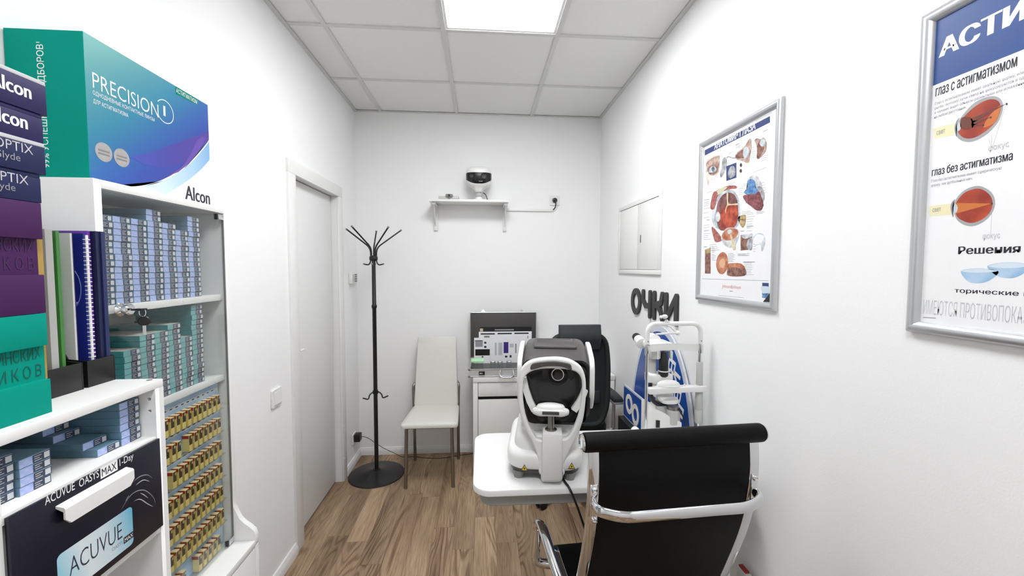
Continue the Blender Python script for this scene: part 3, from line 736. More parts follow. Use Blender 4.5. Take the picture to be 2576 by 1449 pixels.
# ================================================================== BACK OF THE ROOM
# coat rack
RC = Vector((-.785, 3.015, 0))
t = thing('coat_rack', 'black metal coat rack with a round base in the corner by the door', 'coat rack', RC, local=True)
MB().lathe([(0, 0), (.198, 0), (.2, .003), (.198, .007), (.185, .009), (.16, .012), (.09, .022), (.045, .033), (.026, .04), (.025, .045), (0, .045)], n=48).obj('base', BLACKM, t, 40)
MB().lathe([(0, .04), (.0145, .04), (.0145, .6), (.0145, 1.24), (.018, 1.245), (.019, 1.255), (.018, 1.265), (.0145, 1.27), (.0135, 1.6), (.0, 1.6)], n=20).obj('pole', BLACKM, t, 40)
MB().lathe([(0, 1.585), (.022, 1.585), (.028, 1.592), (.03, 1.605), (.028, 1.618), (.02, 1.624), (0, 1.626)], n=24).obj('collar', BLACKM, t, 40)
for k in range(5):
    a = radians(170+72*k); d = Vector((cos(a), sin(a), 0)); z = Vector((0, 0, 1))
    pth = arc_path([d*.02+z*1.6, d*.021+z*1.68, d*.2+z*1.815], .04)
    arm = MB().tube(pth, .0056, 8).obj('arm', BLACKM, t, 60)
    MB().ball(d*.201+z*1.816, .0075).obj('arm_tip', STEEL, arm, 60)
for k in range(4):
    a = radians(5+90*k); d = Vector((cos(a), sin(a), 0)); z = Vector((0, 0, 1))
    h = MB().tube(arc_path([d*.02+z*1.61, d*.022+z*1.575, d*.035+z*1.556, d*.066+z*1.563], .016), .0048, 8).obj('hook', BLACKM, t, 60)
    MB().ball(d*.068+z*1.564, .0068).obj('hook_tip', STEEL, h, 60)
MB().lathe([(0, .61), (.019, .61), (.021, .62), (.019, .635), (0, .635)], n=20).obj('lower_collar', BLACKM, t, 40)
for k in range(3):
    a = radians(-15+120*k); d = Vector((cos(a), sin(a), 0)); z = Vector((0, 0, 1))
    h = MB().tube(arc_path([d*.012+z*.63, d*.05+z*.612, d*.055+z*.578, d*.1+z*.6], .022), .0048, 8).obj('lower_hook', BLACKM, t, 60)

# white chair
WC = Vector((-.363, 3.0, 0))
t = thing('dining_chair', 'cream leatherette chair with a tall back and steel legs by the back wall', 'chair', WC, local=True)
FL, FR = (-.174, -.197), (.161, -.2)
lm = lambda p: MB().tube(p, .0125, 10)
for (a, b) in (((-.171, -.197), (-.163, -.185)), ((.158, -.2), (.150, -.185))): MB().tube([(a[0], a[1], 0), (b[0], b[1], .425)], .0125, 12).obj('leg', STEEL, t, 50)
for sx in (-1, 1):
    x = sx*.172
    MB().tube(arc_path([(x, .215, 0), (x, .19, .42), (x*1.03, .19, .615), (x*.93, .222, .635)], .02), .0115, 12).obj('leg', STEEL, t, 50)
for p, q in (((-.16, -.185, .425), (.148, -.185, .425)), ((-.165, .19, .425), (.165, .19, .425)), ((-.163, -.185, .425), (-.17, .19, .425)), ((.150, -.185, .425), (.17, .19, .425))):
    MB().cyl(p, q, .009, n=10).obj('seat_rail', STEEL, t, 50)
m = MB(); out = [(-.192, -.235), (.19, -.235), (.196, -.2), (.182, .17), (-.17, .17), (-.198, -.2)]
def rounded(pts, r, k=5):
    P = [Vector((a, b, 0)) for a, b in pts]; res = []; n = len(P)
    for i in range(n):
        a, b, c = P[i-1], P[i], P[(i+1) % n]; d1, d2 = a-b, c-b; rr = min(r, d1.length*.45, d2.length*.45)
        p, q = b+d1.normalized()*rr, b+d2.normalized()*rr
        for j in range(k+1):
            u = j/k; res.append((1-u)**2*p+2*u*(1-u)*b+u*u*q)
    return res
ol = rounded(out, .035)
def inset_loops(ol, zs): return [[Vector((p.x*s, (p.y+.03)*s-.03, z)) for p in ol] for s, z in zs]
m.loft(inset_loops(ol, [(.95, .434), (.995, .438), (1.0, .448), (.995, .460), (.96, .468), (.8, .471)])); m.obj('seat', CREAM, t, 45)
# backrest: curved panel
m = MB(); loops = []
for k in range(15):
    u = k/14; z = .445+u*.54; y = .165+.10*u**1.2; hw = .172-.018*u; th = .014
    if k == 0: hw *= .97
    if k == 14: hw *= .97; th = .009
    sec = [(-hw, y+th*.4), (-hw, y-th*.4), (-hw+.008, y-th), (hw-.008, y-th), (hw, y-th*.4), (hw, y+th*.4), (hw-.008, y+th), (-hw+.008, y+th)]
    loops.append([(a+.003, b, z) for a, b in sec])
m.loft(loops); m.obj('backrest', CREAM, t, 45)

# desk
desk = thing('desk', 'white desk with a drawer unit against the back wall', 'desk', (.45, 3.1, 0))
DX0, DX1, DYF, DYB, DZT = -.066, .972, 2.88, 3.33, .752
box('desk_top', WHITE, desk, DX0, DX1, DYF, DYB, DZT-.035, DZT, bev=.0015)
for x in (DX0, .285): box('side_panel', WHITE, desk, x, x+.034, DYF+.004, DYB, .0, DZT-.0355, bev=.001)
box('body_back', WHITE, desk, DX0+.034, .285, DYB-.01, DYB, .05, DZT-.036)
box('bottom_panel', WHITE, desk, DX0+.034, .285, DYF+.02, DYB-.01, .05, .068)
box('drawer_front', WHITE, desk, DX0+.037, .282, DYF+.006, DYF+.022, .612, DZT-.040, bev=.0008)
box('cupboard_front', WHITE, desk, DX0+.037, .282, DYF+.006, DYF+.022, .07, .588, bev=.0008)
box('leg', WHITE, desk, .936, .97, DYF+.004, DYF+.05, 0, DZT-.0355, bev=.001)
box('leg', WHITE, desk, .936, .97, DYB-.05, DYB, 0, DZT-.0355, bev=.001)
box('leg_rail', WHITE, desk, .945, .965, DYF+.051, DYB-.051, .08, .115, bev=.001)
box('leg_rail', WHITE, desk, .945, .965, DYF+.051, DYB-.051, .62, .66, bev=.001)

# trial lens case
TC = thing('trial_lens_case', 'open aluminium trial lens case with dark lining on the desk', 'case', (.17, 3.05, DZT))
ax, bx_, ay, by_ = -.094, .425, 2.885, 3.245
z0 = DZT+.0005; z1 = z0+.058
box('case_bottom', ALU, TC, ax, bx_, ay, by_, z0, z0+.006, bev=.001)
for a in ((ax, bx_, ay, ay+.008), (ax, bx_, by_-.008, by_), (ax, ax+.008, ay+.008, by_-.008), (bx_-.008, bx_, ay+.008, by_-.008)):
    box('case_wall', pm('case_silver', (205, 206, 206), .35, .3) if 'case_silver' not in MATS else MATS['case_silver'], TC, *a, z0+.006, z1)
m = MB(); m.tube([(ax, ay, z1), (bx_, ay, z1), (bx_, by_, z1), (ax, by_, z1)], .004, 8, closed=True); m.obj('case_rim', ALU, TC, 40)
m = MB(); m.tube([(ax, ay, z0+.006), (bx_, ay, z0+.006), (bx_, by_, z0+.006), (ax, by_, z0+.006)], .004, 8, closed=True); m.obj('lower_rim', ALU, TC, 40)
box('lining', DARKGREY, TC, ax+.009, bx_-.009, ay+.009, by_-.009, z0+.0065, z0+.02)
for x in (ax, bx_): 
    for z in (z0+.006, z1): MB().ball((x, ay, max(z, z0+.009)), .0085).obj('corner_cap', STEEL, TC, 50)
m = MB(); xa = -.02; m.box(xa-.005, xa+.038, ay-.008, ay-.001, z0+.02, z0+.045, bev=.002); m.obj('latch', BLACKP, TC, 40)
box('latch_tongue', CHROME, TC, xa, xa+.026, ay-.011, ay-.0085, z0+.026, z0+.036, bev=.001)
hx = .175
MB().tube(arc_path([(hx-.044, ay-.004, z0+.05), (hx-.052, ay-.022, z0+.02), (hx-.034, ay-.03, z0+.004), (hx+.034, ay-.03, z0+.004), (hx+.052, ay-.022, z0+.02), (hx+.044, ay-.004, z0+.05)], .016), .0058, 10).obj('handle', CHROME, TC, 60)
# lid
LY = 3.262
lid = box('lid_shell', DARKGREY, TC, -.094, .437, LY, LY+.035, z1+.006, 1.176, bev=.006)
m = MB(); m.tube(arc_path([(-.096, LY, z1+.006), (-.096, LY, 1.178), (.439, LY, 1.178), (.439, LY, z1+.006)], .01), .0045, 8); m.obj('lid_rim', ALU, lid, 40)
for x in (.008, .32): MB().loft([[(x-.016, LY+.002, 1.179), (x+.016, LY+.002, 1.179), (x+.016, LY+.02, 1.179), (x-.016, LY+.02, 1.179)], [(x-.004, LY+.008, 1.2), (x+.004, LY+.008, 1.2), (x+.004, LY+.014, 1.2), (x-.004, LY+.014, 1.2)]]).obj('lid_catch', CHROME, lid)
box('hinge', STEEL, TC, .0, .35, by_+.001, LY+.03, z1-.006, z1+.0055, bev=.002)
# leaflets inside the lid
K4 = lambda a, b: (1170+a/7.626, 770+b/7.626)
def leaf_rect(name, label, a, b, y, mat, prints=(), zlow=None):
    p = onY(*K4(*a), y); q = onY(*K4(*b), y); zl = zlow if zlow is not None else z0+.0205
    t = thing(name, label, 'leaflet', ((p.x+q.x)/2, y, zl))
    box('sheet', mat, t, p.x, q.x, y-.0012, y, zl, p.z)
    for pa, pb, mt in prints:
        u = onY(*K4(*pa), y); v = onY(*K4(*pb), y)
        flat('print', [(u.x, y-.0016, v.z), (v.x, y-.0016, v.z), (v.x, y-.0016, u.z), (u.x, y-.0016, u.z)], mt, t)
    return t
leaf_rect('leaflet', 'black leaflet standing against the lid of the lens case', (280, 405), (1270, 1000), 3.257, pm('leaflet_black', (30, 30, 31), .4), [((285, 430), (345, 485), pm('leaf_gold', (214, 190, 160), .5)), ((570, 443), (935, 465), INKG)], z1+.006)
leaf_rect('leaflet', 'wide white leaflet with three dark headings in the lens case', (262, 492), (1275, 1020), 3.251, PAPER, [((298, 522), (570, 545), INKK), ((622, 515), (895, 538), INKK), ((945, 510), (1218, 533), INKK), ((365, 570), (470, 602), GREYP), ((1130, 570), (1140, 620), INKG), ((1195, 570), (1212, 620), INKG)], z1+.006)
leaf_rect('leaflet', 'white leaflet with a violet corner in the lens case', (482, 575), (1150, 1020), 3.2345, PAPER, [((740, 690), (830, 900), pm('leaf_violet', (64, 44, 128), .4)), ((570, 700), (605, 940), INKL), ((640, 700), (715, 940), INKL), ((855, 720), (930, 790), INKL), ((960, 720), (985, 900), INKG), ((765, 950), (810, 985), INKK), ((855, 940), (890, 985), INKK)])
leaf_rect('leaflet', 'narrow white leaflet with dark pictures in the lens case', (172, 608), (480, 1020), 3.229, PAPER, [((190, 658), (338, 675), INKK), ((195, 680), (340, 780), INKG), ((365, 685), (408, 720), INKK), ((365, 765), (410, 800), INKK), ((195, 828), (473, 945), pm('leaf_dark', (26, 24, 22), .4)), ((318, 960), (350, 985), INKK)])
# glass jars in the case and a green note pad
for k, (a, lab) in enumerate(((535, 'small clear jar in the lens case next to the note pad'), (670, 'small clear jar in the middle of the lens case'), (845, 'small clear jar in the lens case nearest the refractor'))):
    c = onY(*K4(a, 1150), 2.96); t = thing('glass_jar', lab, 'jar', (c.x, 2.96, z0+.0205), group='jars in the lens case')
    MB().lathe([(0, 0), (.021, 0), (.0215, .002), (.0215, .06), (.018, .066)], c=(c.x, 2.96, z0+.0205), n=20).obj('jar_body', CLEAR, t, 40)
    MB().lathe([(0, .066), (.02, .066), (.0205, .078), (.018, .081), (0, .081)], c=(c.x, 2.96, z0+.0205), n=20).obj('jar_lid', ALU, t, 40)
c = onY(*K4(290, 1160), 2.95)
t = thing('lens_box_insert', 'clear plastic bin in the lens case under the green note pad', 'plastic bin', (c.x-.02, 2.95, z0+.0205))
for x in (c.x-.062, c.x-.022, c.x+.02): box('divider', CLEAR, t, x, x+.002, 2.91, 2.985, z0+.0205, z0+.105)
box('bin_front', CLEAR, t, c.x-.0618, c.x+.0218, 2.9078, 2.9098, z0+.0205, z0+.10); box('bin_back', CLEAR, t, c.x-.0618, c.x+.0218, 2.9852, 2.987, z0+.0205, z0+.105)
m = MB(); m.box(c.x-.064, c.x+.026, 2.9, 2.99, z0+.1055, z0+.118, bev=.003); tag(m.obj('note_pad', pm('note_green', (176, 232, 184), .6), None, 40), 'pale green pad of notes lying in the lens case', 'note pad')

# wall shelf with projector
ws = thing('wall_shelf', 'small white shelf on two brackets high on the back wall', 'shelf', (-.1, YB, 2.04))
box('shelf_board', WHITE, ws, -.402, .206, 3.149, YB-.0005, 2.043, 2.06, bev=.0012)
for x in (-.371, .184):
    b = box('bracket', WHITEP, ws, x-.0145, x+.0145, YB-.02, YB-.0005, 1.838, 2.0425, bev=.003)
    box('bracket_arm', WHITEP, b, x-.0145, x+.0145, 3.175, YB-.0205, 2.024, 2.0425, bev=.003)
    m = MB(); m.loft([[(x-.003, YB-.0205, 1.87), (x-.003, YB-.0205, 2.0235), (x-.003, 3.20, 2.0235)], [(x+.003, YB-.0205, 1.87), (x+.003, YB-.0205, 2.0235), (x+.003, 3.20, 2.0235)]]); m.obj('bracket_web', WHITEP, b)
PJ = Vector((-.025, 3.235, 2.0605))
t = thing('chart_projector', 'white chart projector with a black face on the wall shelf', 'projector', PJ, local=True)
def sup(hw, hd, z, n=28, e=3.2, yo=0): 
    r = []
    for i in range(n):
        a = 2*pi*i/n; c, s_ = cos(a), sin(a)
        r.append(Vector((hw*abs(c)**(2/e)*(1 if c >= 0 else -1), hd*abs(s_)**(2/e)*(1 if s_ >= 0 else -1)+yo, z)))
    return r
MB().lathe([(0, 0), (.085, 0), (.085, .004), (.06, .01), (.03, .014), (.026, .03), (0, .03)], n=32).obj('foot', WHITEP, t, 40)
MB().lathe([(0, .028), (.02, .03), (.03, .045), (.018, .058), (.02, .07), (0, .07)], n=24).obj('neck', LGREY, t, 40)
HP = [(.026, .03, .07), (.034, .038, .084), (.046, .048, .098), (.066, .06, .108), (.082, .07, .118), (.091, .077, .132), (.097, .083, .155), (.0985, .085, .185), (.0985, .085, .222), (.093, .081, .24), (.075, .066, .253), (.04, .035, .259)]
m = MB(); m.loft([sup(a_, b_, c_) for a_, b_, c_ in HP]); m.obj('head', WHITEP, t, 45)
def hrad(z):
    for (a0, b0, z0_), (a1, b1, z1_) in zip(HP, HP[1:]):
        if z0_ <= z <= z1_: u = (z-z0_)/(z1_-z0_); return a0+(a1-a0)*u, b0+(b1-b0)*u
    return HP[-1][:2]
m = MB(); grid = []
for i in range(33):
    an = pi+pi*i/32; col_ = []
    for j in range(9):
        xg = cos(an); zl = .124+.034*xg*xg; zh = .206; z = zl+(zh-zl)*j/8; a_, b_ = hrad(z); c_, s_ = cos(an), sin(an); e = 3.2
        col_.append(m.bm.verts.new((1.014*a_*abs(c_)**(2/e)*(1 if c_ >= 0 else -1), -1.014*b_*abs(s_)**(2/e)-.0008, z)))
    grid.append(col_)
for i in range(32):
    for j in range(8): m.bm.faces.new((grid[i][j], grid[i+1][j], grid[i+1][j+1], grid[i][j+1]))
m.obj('face_panel', FACEBLK, t, 60)
for x, r in ((-.055, .019), (.04, .024)): MB().lathe([(0, 0), (r, 0), (r, .002), (r*.8, .003), (r*.75, .0015), (0, .0015)], M=Matrix.Translation((x, -.0862, .178)) @ Matrix.Rotation(pi/2, 4, 'X'), n=24).obj('lens', pm('lens_dark', (26, 20, 22), .1) if 'lens_dark' not in MATS else MATS['lens_dark'], t, 40)
MB().box(.0, .03, -.0815, -.079, .137, .143).obj('brand_plate', GREYP, t)
sd = thing('small_device', 'small grey device with a dark camera on the wall shelf', 'device', (-.28, 3.2, 2.0605))
box('case', LGREY, sd, -.335, -.178, 3.18, 3.25, 2.0605, 2.09, bev=.008)
box('camera_head', GREYP, sd, -.28, -.224, 3.165, 3.2, 2.078, 2.104, bev=.008)
MB().lathe([(0, 0), (.009, 0), (.009, .003), (0, .003)], M=Matrix.Translation((-.252, 3.165, 2.091)) @ Matrix.Rotation(pi/2, 4, 'X'), n=18).obj('camera_lens', BLACKP, sd, 40)
box('camera_stand', GREYP, sd, -.26, -.245, 3.172, 3.179, 2.0605, 2.08)
MB().tube(arc_path([(.01, 3.255, 2.13), (.03, 3.24, 2.115), (.045, 3.25, 2.07), (.055, 3.3, 2.065), (.11, 3.335, 2.064)], .02), .003, 8).obj('power_cable', BLACKP, t, 60, frame=I4)
# cable trunking, socket, plug
box('cable_trunking', WHITEP, None, .196, .584, YB-.014, YB-.0005, 2.002, 2.022, bev=.002)
tag(bpy.data.objects['cable_trunking'], 'thin white cable trunking running from the wall shelf to the socket', 'cable trunking')
def socket(name, label, c, u, nrm, s=.082):
    """square wall socket: c centre on the wall, u along the wall, nrm into the room"""
    t = thing(name, label, 'socket', c); c = Vector(c); M = basisM(c, u, (0, 0, 1))
    if M.to_3x3().col[2].dot(Vector(nrm)) < 0: M = basisM(c, -Vector(u), (0, 0, 1))
    me = plate([rrect(-s/2, s/2, -s/2, s/2, .006)], .009, .002, M @ Matrix.Translation((0, 0, .0047))); link_mesh('cover_plate', me, WHITEP, t, None, 35)
    MB().lathe([(.0, .0095), (.0225, .0095), (.0225, .0115), (.0205, .0115), (.019, .0098), (0, .0098)], M=M, n=28).obj('socket_ring', LGREY, t, 35)
    return t, M
t, Ms = socket('wall_socket', 'white wall socket with a black plug high on the back wall', (.597, YB, 2.093), (1, 0, 0), (0, -1, 0))
pl = thing('power_plug', 'black power plug and cord in the high back-wall socket', 'plug', (.6, YB-.03, 2.05))
MB().lathe([(0, .012), (.018, .012), (.0185, .022), (.016, .034), (.009, .038), (0, .038)], M=Ms, n=24).obj('plug_head', BLACKP, pl, 40)
MB().tube(cr([(.597, YB-.046, 2.094), (.598, YB-.048, 2.075), (.6, YB-.04, 2.05), (.596, YB-.025, 2.03), (.582, YB-.02, 2.014)], 6, False), .0042, 8, scales=None).obj('plug_cord', BLACKP, pl, 60)
# keypad near the coat rack
kp = thing('keypad', 'white alarm keypad on the left wall behind the coat rack', 'keypad', (XL, 3.2, 1.415))
box('housing', WHITEP, kp, XL+.0003, XL+.028, 3.14, 3.27, 1.415, 1.5, bev=.005)
for i in range(4):
    for j in range(3): box('key', GREYP, kp, XL+.0285, XL+.0305, 3.198+j*.019, 3.212+j*.019, 1.428+i*.0165, 1.438+i*.0165, bev=.0008)
box('display', LGREY, kp, XL+.0282, XL+.0292, 3.15, 3.188, 1.43, 1.486)
# low socket with adapter
t, Ms2 = socket('wall_socket', 'white wall socket with a black adapter low by the door casing', (XL, 3.195, .205), (0, -1, 0), (1, 0, 0))
ad = thing('power_adapter', 'black power adapter with a thin cable in the low socket', 'adapter', (XL+.04, 3.195, .18))
box('adapter_body', BLACKP, ad, XL+.0115, XL+.055, 3.165, 3.225, .183, .24, bev=.003)
pth = cr([(XL+.053, 3.195, .212), (XL+.075, 3.2, .212), (XL+.11, 3.215, .19), (XL+.16, 3.235, .14), (XL+.22, 3.25, .09), (XL+.3, 3.265, .04), (XL+.36, 3.27, .006), (XL+.45, 3.275, .0035), (XL+.55, 3.245, .0035), (XL+.68, 3.235, .0035), (XL+.8, 3.27, .0035), (XL+.87, 3.285, .0035), (-.075, 3.3, .0035)], 6, False)
MB().tube(pth, .0022, 7).obj('adapter_cable', BLACKP, ad, 60)
# light switch
sw_ = thing('light_switch', 'white double light switch beside the door casing', 'light switch', (XL, 2.025, .905))
Msw = basisM((XL, 2.025, .907), (0, 1, 0), (0, 0, 1))
link_mesh('cover_plate', plate([rrect(-.044, .044, -.044, .044, .006)], .01, .002, Msw @ Matrix.Translation((0, 0, .0052))), WHITEP, sw_, None, 35)
m = MB(); m.loft([[Msw @ Vector(p) for p in q] for q in ([(-.03, -.03, .0103), (.03, -.03, .0103), (.03, .03, .0103), (-.03, .03, .0103)], [(-.029, -.029, .016), (.029, -.029, .016), (.029, .029, .0115), (-.029, .029, .0115)])]); m.obj('rocker', WHITEP, sw_)

# ================================================================== RIGHT WALL
# hatch
ht = thing('wall_hatch', 'white two-door inspection hatch on the right wall above the letters', 'hatch', (XR, 2.5, 1.5))
hy0, hy1, hz0, hz1 = 2.162, 2.847, 1.503, 1.963; hx1 = XR-.0005
for a in ((hy0, hy1, hz0, hz0+.026), (hy0, hy1, hz1-.026, hz1), (hy0, hy0+.026, hz0+.026, hz1-.026), (hy1-.026, hy1, hz0+.026, hz1-.026)):
    box('frame_rail', WHITEP, ht, hx1-.012, hx1, *a, bev=.001)
for a, b in ((hy0+.028, 2.492), (2.4955, hy1-.028)): 
    d_ = box('hatch_door', WHITEP, ht, hx1-.009, hx1-.001, a, b, hz0+.029, hz1-.029, bev=.001)
box('latch', BLACKP, ht, hx1-.0105, hx1-.0088, 2.437, 2.445, 1.695, 1.742)

# snap frames
def snap(name, label, y0, y1, z0, z1, rw=.026):
    t = thing(name, label, 'poster', (XR, (y0+y1)/2, z0)); xw = XR-.0008
    prof = [(0, 0), (.006, -.0), (.013, .003), (.0165, .009), (.0165, .015), (.013, .021), (.006, rw), (0, rw)]   # (depth, inward)
    cy, cz = (y0+y1)/2, (z0+z1)/2
    for sides in range(4):
        def corner(i, d, inn):
            yy = (y0+inn, y1-inn, y1-inn, y0+inn)[i]; zz = (z0+inn, z0+inn, z1-inn, z1-inn)[i]
            return (xw-d, yy, zz)
        a, b = sides, (sides+1) % 4
        MB().loft([[corner(a, d, i) for d, i in prof], [corner(b, d, i) for d, i in prof]]).obj('frame_rail', ALU, t, 40)
    box('sheet', PAPER, t, xw-.004, xw-.001, y0+.01, y1-.01, z0+.01, z1-.01)
    return t, xw-.004
p1, PX1 = snap('anatomy_poster', 'framed eye anatomy poster with many small drawings on the right wall', 1.277, 1.778, 1.397, 2.098)
PE = [0]
def pq(px, py):
    """pixel on a framed poster -> (y, z) measured from the poster's far edge"""
    e, y1 = (2305-25*(py-45)/783, .858) if px > 2200 else (1755-10*(py-360)/395, 1.778)
    q, r = onX(e, py, .963), onX(px, py, .963)
    return Vector((.963, y1-(q.y-r.y), r.z))
def pp(px, py, lev=1, X0=None):
    p = pq(px, py); p.x = (X0 if X0 is not None else PX1)-.00013*lev; return p
A5 = lambda a, b: (1740+a/5.368, 250+b/5.368)       # upper zoom
A6 = lambda a, b: (1740+a/4.995, 500+b/4.995)       # lower zoom
A4 = lambda a, b: (1500+a/2.416, 220+b/2.416)
def pr(t, name, pts, mat, f, lev=1, X0=None, smooth=True, k=4):
    pts = [f(*p) for p in pts]
    if smooth: pts = c2(pts, k, True)
    return flat(name, [pp(p[0], p[1], lev, X0) for p in pts], mat, t)
SKIN = pm('ill_skin', (206, 184, 170), .5, noise=(45, .4), col2=(146, 116, 104)); SKIN2 = pm('ill_skin_light', (236, 228, 224), .5, noise=(40, .1), col2=(204, 186, 178)); SOCK = pm('ill_shadow', (168, 132, 118), .5, noise=(70, .3), col2=(112, 80, 70))
REDM = pm('ill_red', (206, 92, 62), .4, noise=(38, .4), col2=(128, 40, 34)); ORG = pm('ill_orange', (214, 148, 112), .4, noise=(45, .3), col2=(160, 88, 62)); MUS = pm('ill_muscle', (190, 120, 112), .45, noise=(90, .4), col2=(138, 66, 64))
MAR = pm('ill_maroon', (156, 92, 98), .45, noise=(70, .35), col2=(96, 44, 50)); BLU = pm('ill_blue', (54, 104, 166), .4, noise=(90, .4), col2=(120, 164, 206)); GRE = pm('ill_grey', (190, 192, 196), .4, noise=(60, .35), col2=(122, 122, 126)); GRL = pm('ill_pale', (232, 232, 234), .4, noise=(50, .2), col2=(180, 182, 186))
TAN = pm('ill_tan', (196, 176, 128), .45, noise=(70, .2), col2=(152, 128, 84)); CRM = pm('ill_cream', (230, 218, 180), .45, noise=(80, .1), col2=(200, 180, 140)); SCL = pm('ill_sclera', (222, 228, 232), .35, noise=(32, .2), col2=(160, 172, 182)); PLUM = pm('ill_plum', (150, 100, 98), .4, noise=(40, .3), col2=(98, 56, 56)); DRK = pm('ill_dark', (70, 56, 56), .45); BRN = pm('ill_brown', (160, 118, 102), .45, noise=(75, .3), col2=(96, 60, 52))
# heading band
pr(p1, 'heading_band', [(132, 690), (998, 228), (998, 315), (132, 762)], INKN, A5, 1, smooth=False)
a_, b_ = pq(*A5(258, 690)), pq(*A5(806, 410))
text('АНАТОМИЯ ГЛАЗА', (PX1-.0004, a_.y, a_.z+.0015), UR, VR, a_.y-b_.y, .030, INKW, p1, .02)
# thin border line
brd = [pp(1768, 385), pp(1926, 300)]
for q in (((103, 650), (1025, 178), (1025, 184), (103, 656)),): pr(p1, 'border_line', q, INKG, A5, 1, smooth=False)
pr(p1, 'footer_line', [(90, 1003), (910, 1028), (910, 1033), (90, 1008)], INKG, A6, 1, smooth=False)
# drawings, upper part
pr(p1, 'drawing_face', [(140, 860), (200, 790), (300, 755), (330, 780), (338, 850), (330, 950), (300, 1010), (250, 1090), (190, 1100), (172, 1180), (160, 1100), (140, 980)], SKIN2, A5, 1)
pr(p1, 'drawing_brow', [(150, 870), (220, 800), (320, 765), (330, 800), (325, 900), (310, 980), (240, 1030), (190, 1010), (170, 950)], SKIN, A5, 2)
pr(p1, 'drawing_eye_shadow', [(165, 950), (220, 890), (290, 880), (310, 930), (280, 1000), (200, 1010)], SOCK, A5, 3)
pr(p1, 'drawing_eye_white', [(178, 985), (215, 915), (260, 905), (290, 950), (250, 985)], SCL, A5, 4)
pr(p1, 'drawing_iris', [(222, 935), (240, 905), (262, 915), (265, 950), (246, 980), (226, 965)], pm('ill_iris', (110, 122, 134), .3), A5, 5)
pr(p1, 'drawing_pupil', [(234, 935), (244, 922), (252, 935), (246, 950)], DRK, A5, 6)
pr(p1, 'drawing_lid', [(365, 820), (400, 785), (425, 820), (420, 920), (385, 1010), (345, 1060), (335, 1000), (355, 930)], GRE, A5, 1)
pr(p1, 'drawing_duct', [(420, 790), (445, 768), (500, 785), (540, 790), (540, 802), (500, 800), (445, 785), (425, 800)], GRE, A5, 1)
pr(p1, 'drawing_fundus_panel', [(418, 905), (552, 855), (552, 1060), (418, 1105)], INKN, A5, 1, smooth=False)
pr(p1, 'drawing_fundus', [(440, 990), (470, 915), (515, 905), (540, 950), (530, 1030), (480, 1065), (445, 1050)], GRE, A5, 2)
pr(p1, 'drawing_orbit', [(535, 770), (570, 710), (650, 650), (720, 540), (750, 545), (745, 600), (755, 640), (740, 740), (720, 850), (690, 860), (620, 830), (560, 815)], SKIN, A5, 1)
pr(p1, 'drawing_orbit_muscle', [(535, 785), (580, 720), (660, 670), (700, 720), (690, 780), (600, 800)], BRN, A5, 2)
pr(p1, 'drawing_globe', [(640, 740), (650, 670), (690, 645), (720, 680), (715, 750), (680, 795), (650, 785)], SCL, A5, 3)
for q in ((612, 890), (610, 968)): pr(p1, 'drawing_dot', [(q[0]+16*cos(a), q[1]+26*sin(a)) for a in [2*pi*i/8 for i in range(8)]], DRK, A5, 1)
pr(p1, 'drawing_top_view', [(795, 560), (820, 530), (880, 540), (910, 515), (945, 560), (955, 620), (945, 700), (900, 760), (850, 810), (820, 790), (825, 700), (815, 620)], SKIN, A5, 1)
pr(p1, 'drawing_top_muscle', [(830, 620), (870, 560), (920, 640), (900, 720), (850, 805), (825, 770), (835, 690)], BRN, A5, 2)
pr(p1, 'drawing_top_globe', [(860, 600), (890, 540), (935, 560), (935, 620), (890, 640)], SCL, A5, 3)
pr(p1, 'drawing_section_grey', [(700, 1080), (800, 1025), (870, 1100), (920, 1240), (925, 1360), (880, 1400), (840, 1280), (800, 1180)], GRL, A5, 1)
pr(p1, 'drawing_section_shadow', [(830, 1180), (900, 1200), (925, 1340), (880, 1400), (850, 1290)], GRE, A5, 2)
pr(p1, 'drawing_section_blue', [(700, 1100), (760, 1080), (800, 1110), (810, 1190), (850, 1240), (820, 1280), (720, 1290), (650, 1260), (700, 1190)], BLU, A5, 3)
pr(p1, 'drawing_section_red', [(640, 1310), (700, 1285), (800, 1280), (850, 1240), (890, 1330), (910, 1400), (890, 1490), (820, 1500), (740, 1440), (680, 1390)], MAR, A5, 4)
pr(p1, 'drawing_section_tail', [(630, 40), (680, 30), (800, 50), (850, 70), (825, 120), (740, 110), (650, 60)], MAR, A6, 5)
# main eye
pr(p1, 'drawing_muscle_top', [(220, 1440), (260, 1270), (350, 1200), (470, 1165), (555, 1175), (550, 1205), (470, 1215), (370, 1250), (300, 1330), (260, 1460)], MUS, A5, 1)
pr(p1, 'drawing_fat', [(265, 1270), (350, 1200), (430, 1185), (380, 1240), (310, 1290)], pm('ill_fat', (208, 208, 176), .45), A5, 2)
E5 = lambda a, b: A4(a, b)
pr(p1, 'drawing_sclera', [(682, 800), (690, 730), (720, 660), (770, 625), (815, 630), (845, 690), (850, 790), (830, 850), (770, 870), (720, 860), (695, 840)], SCL, A4, 2)
pr(p1, 'drawing_choroid', [(708, 790), (715, 710), (745, 655), (790, 640), (825, 665), (838, 720), (838, 800), (815, 850), (760, 870), (725, 860)], PLUM, A4, 3)
pr(p1, 'drawing_vitreous', [(728, 800), (740, 740), (775, 715), (830, 718), (836, 800), (812, 848), (760, 868), (732, 850)], REDM, A4, 4)
pr(p1, 'drawing_ligament', [(770, 650), (780, 645), (782, 705), (835, 705), (835, 716), (778, 720), (765, 765), (762, 740), (772, 710)], CRM, A4, 5)
pr(p1, 'drawing_lens', [(706, 790), (716, 755), (730, 770), (732, 800), (718, 818)], GRL, A4, 5)
pr(p1, 'drawing_muscle_side', [(672, 730), (690, 640), (715, 640), (710, 690), (695, 740)], MUS, A4, 3)
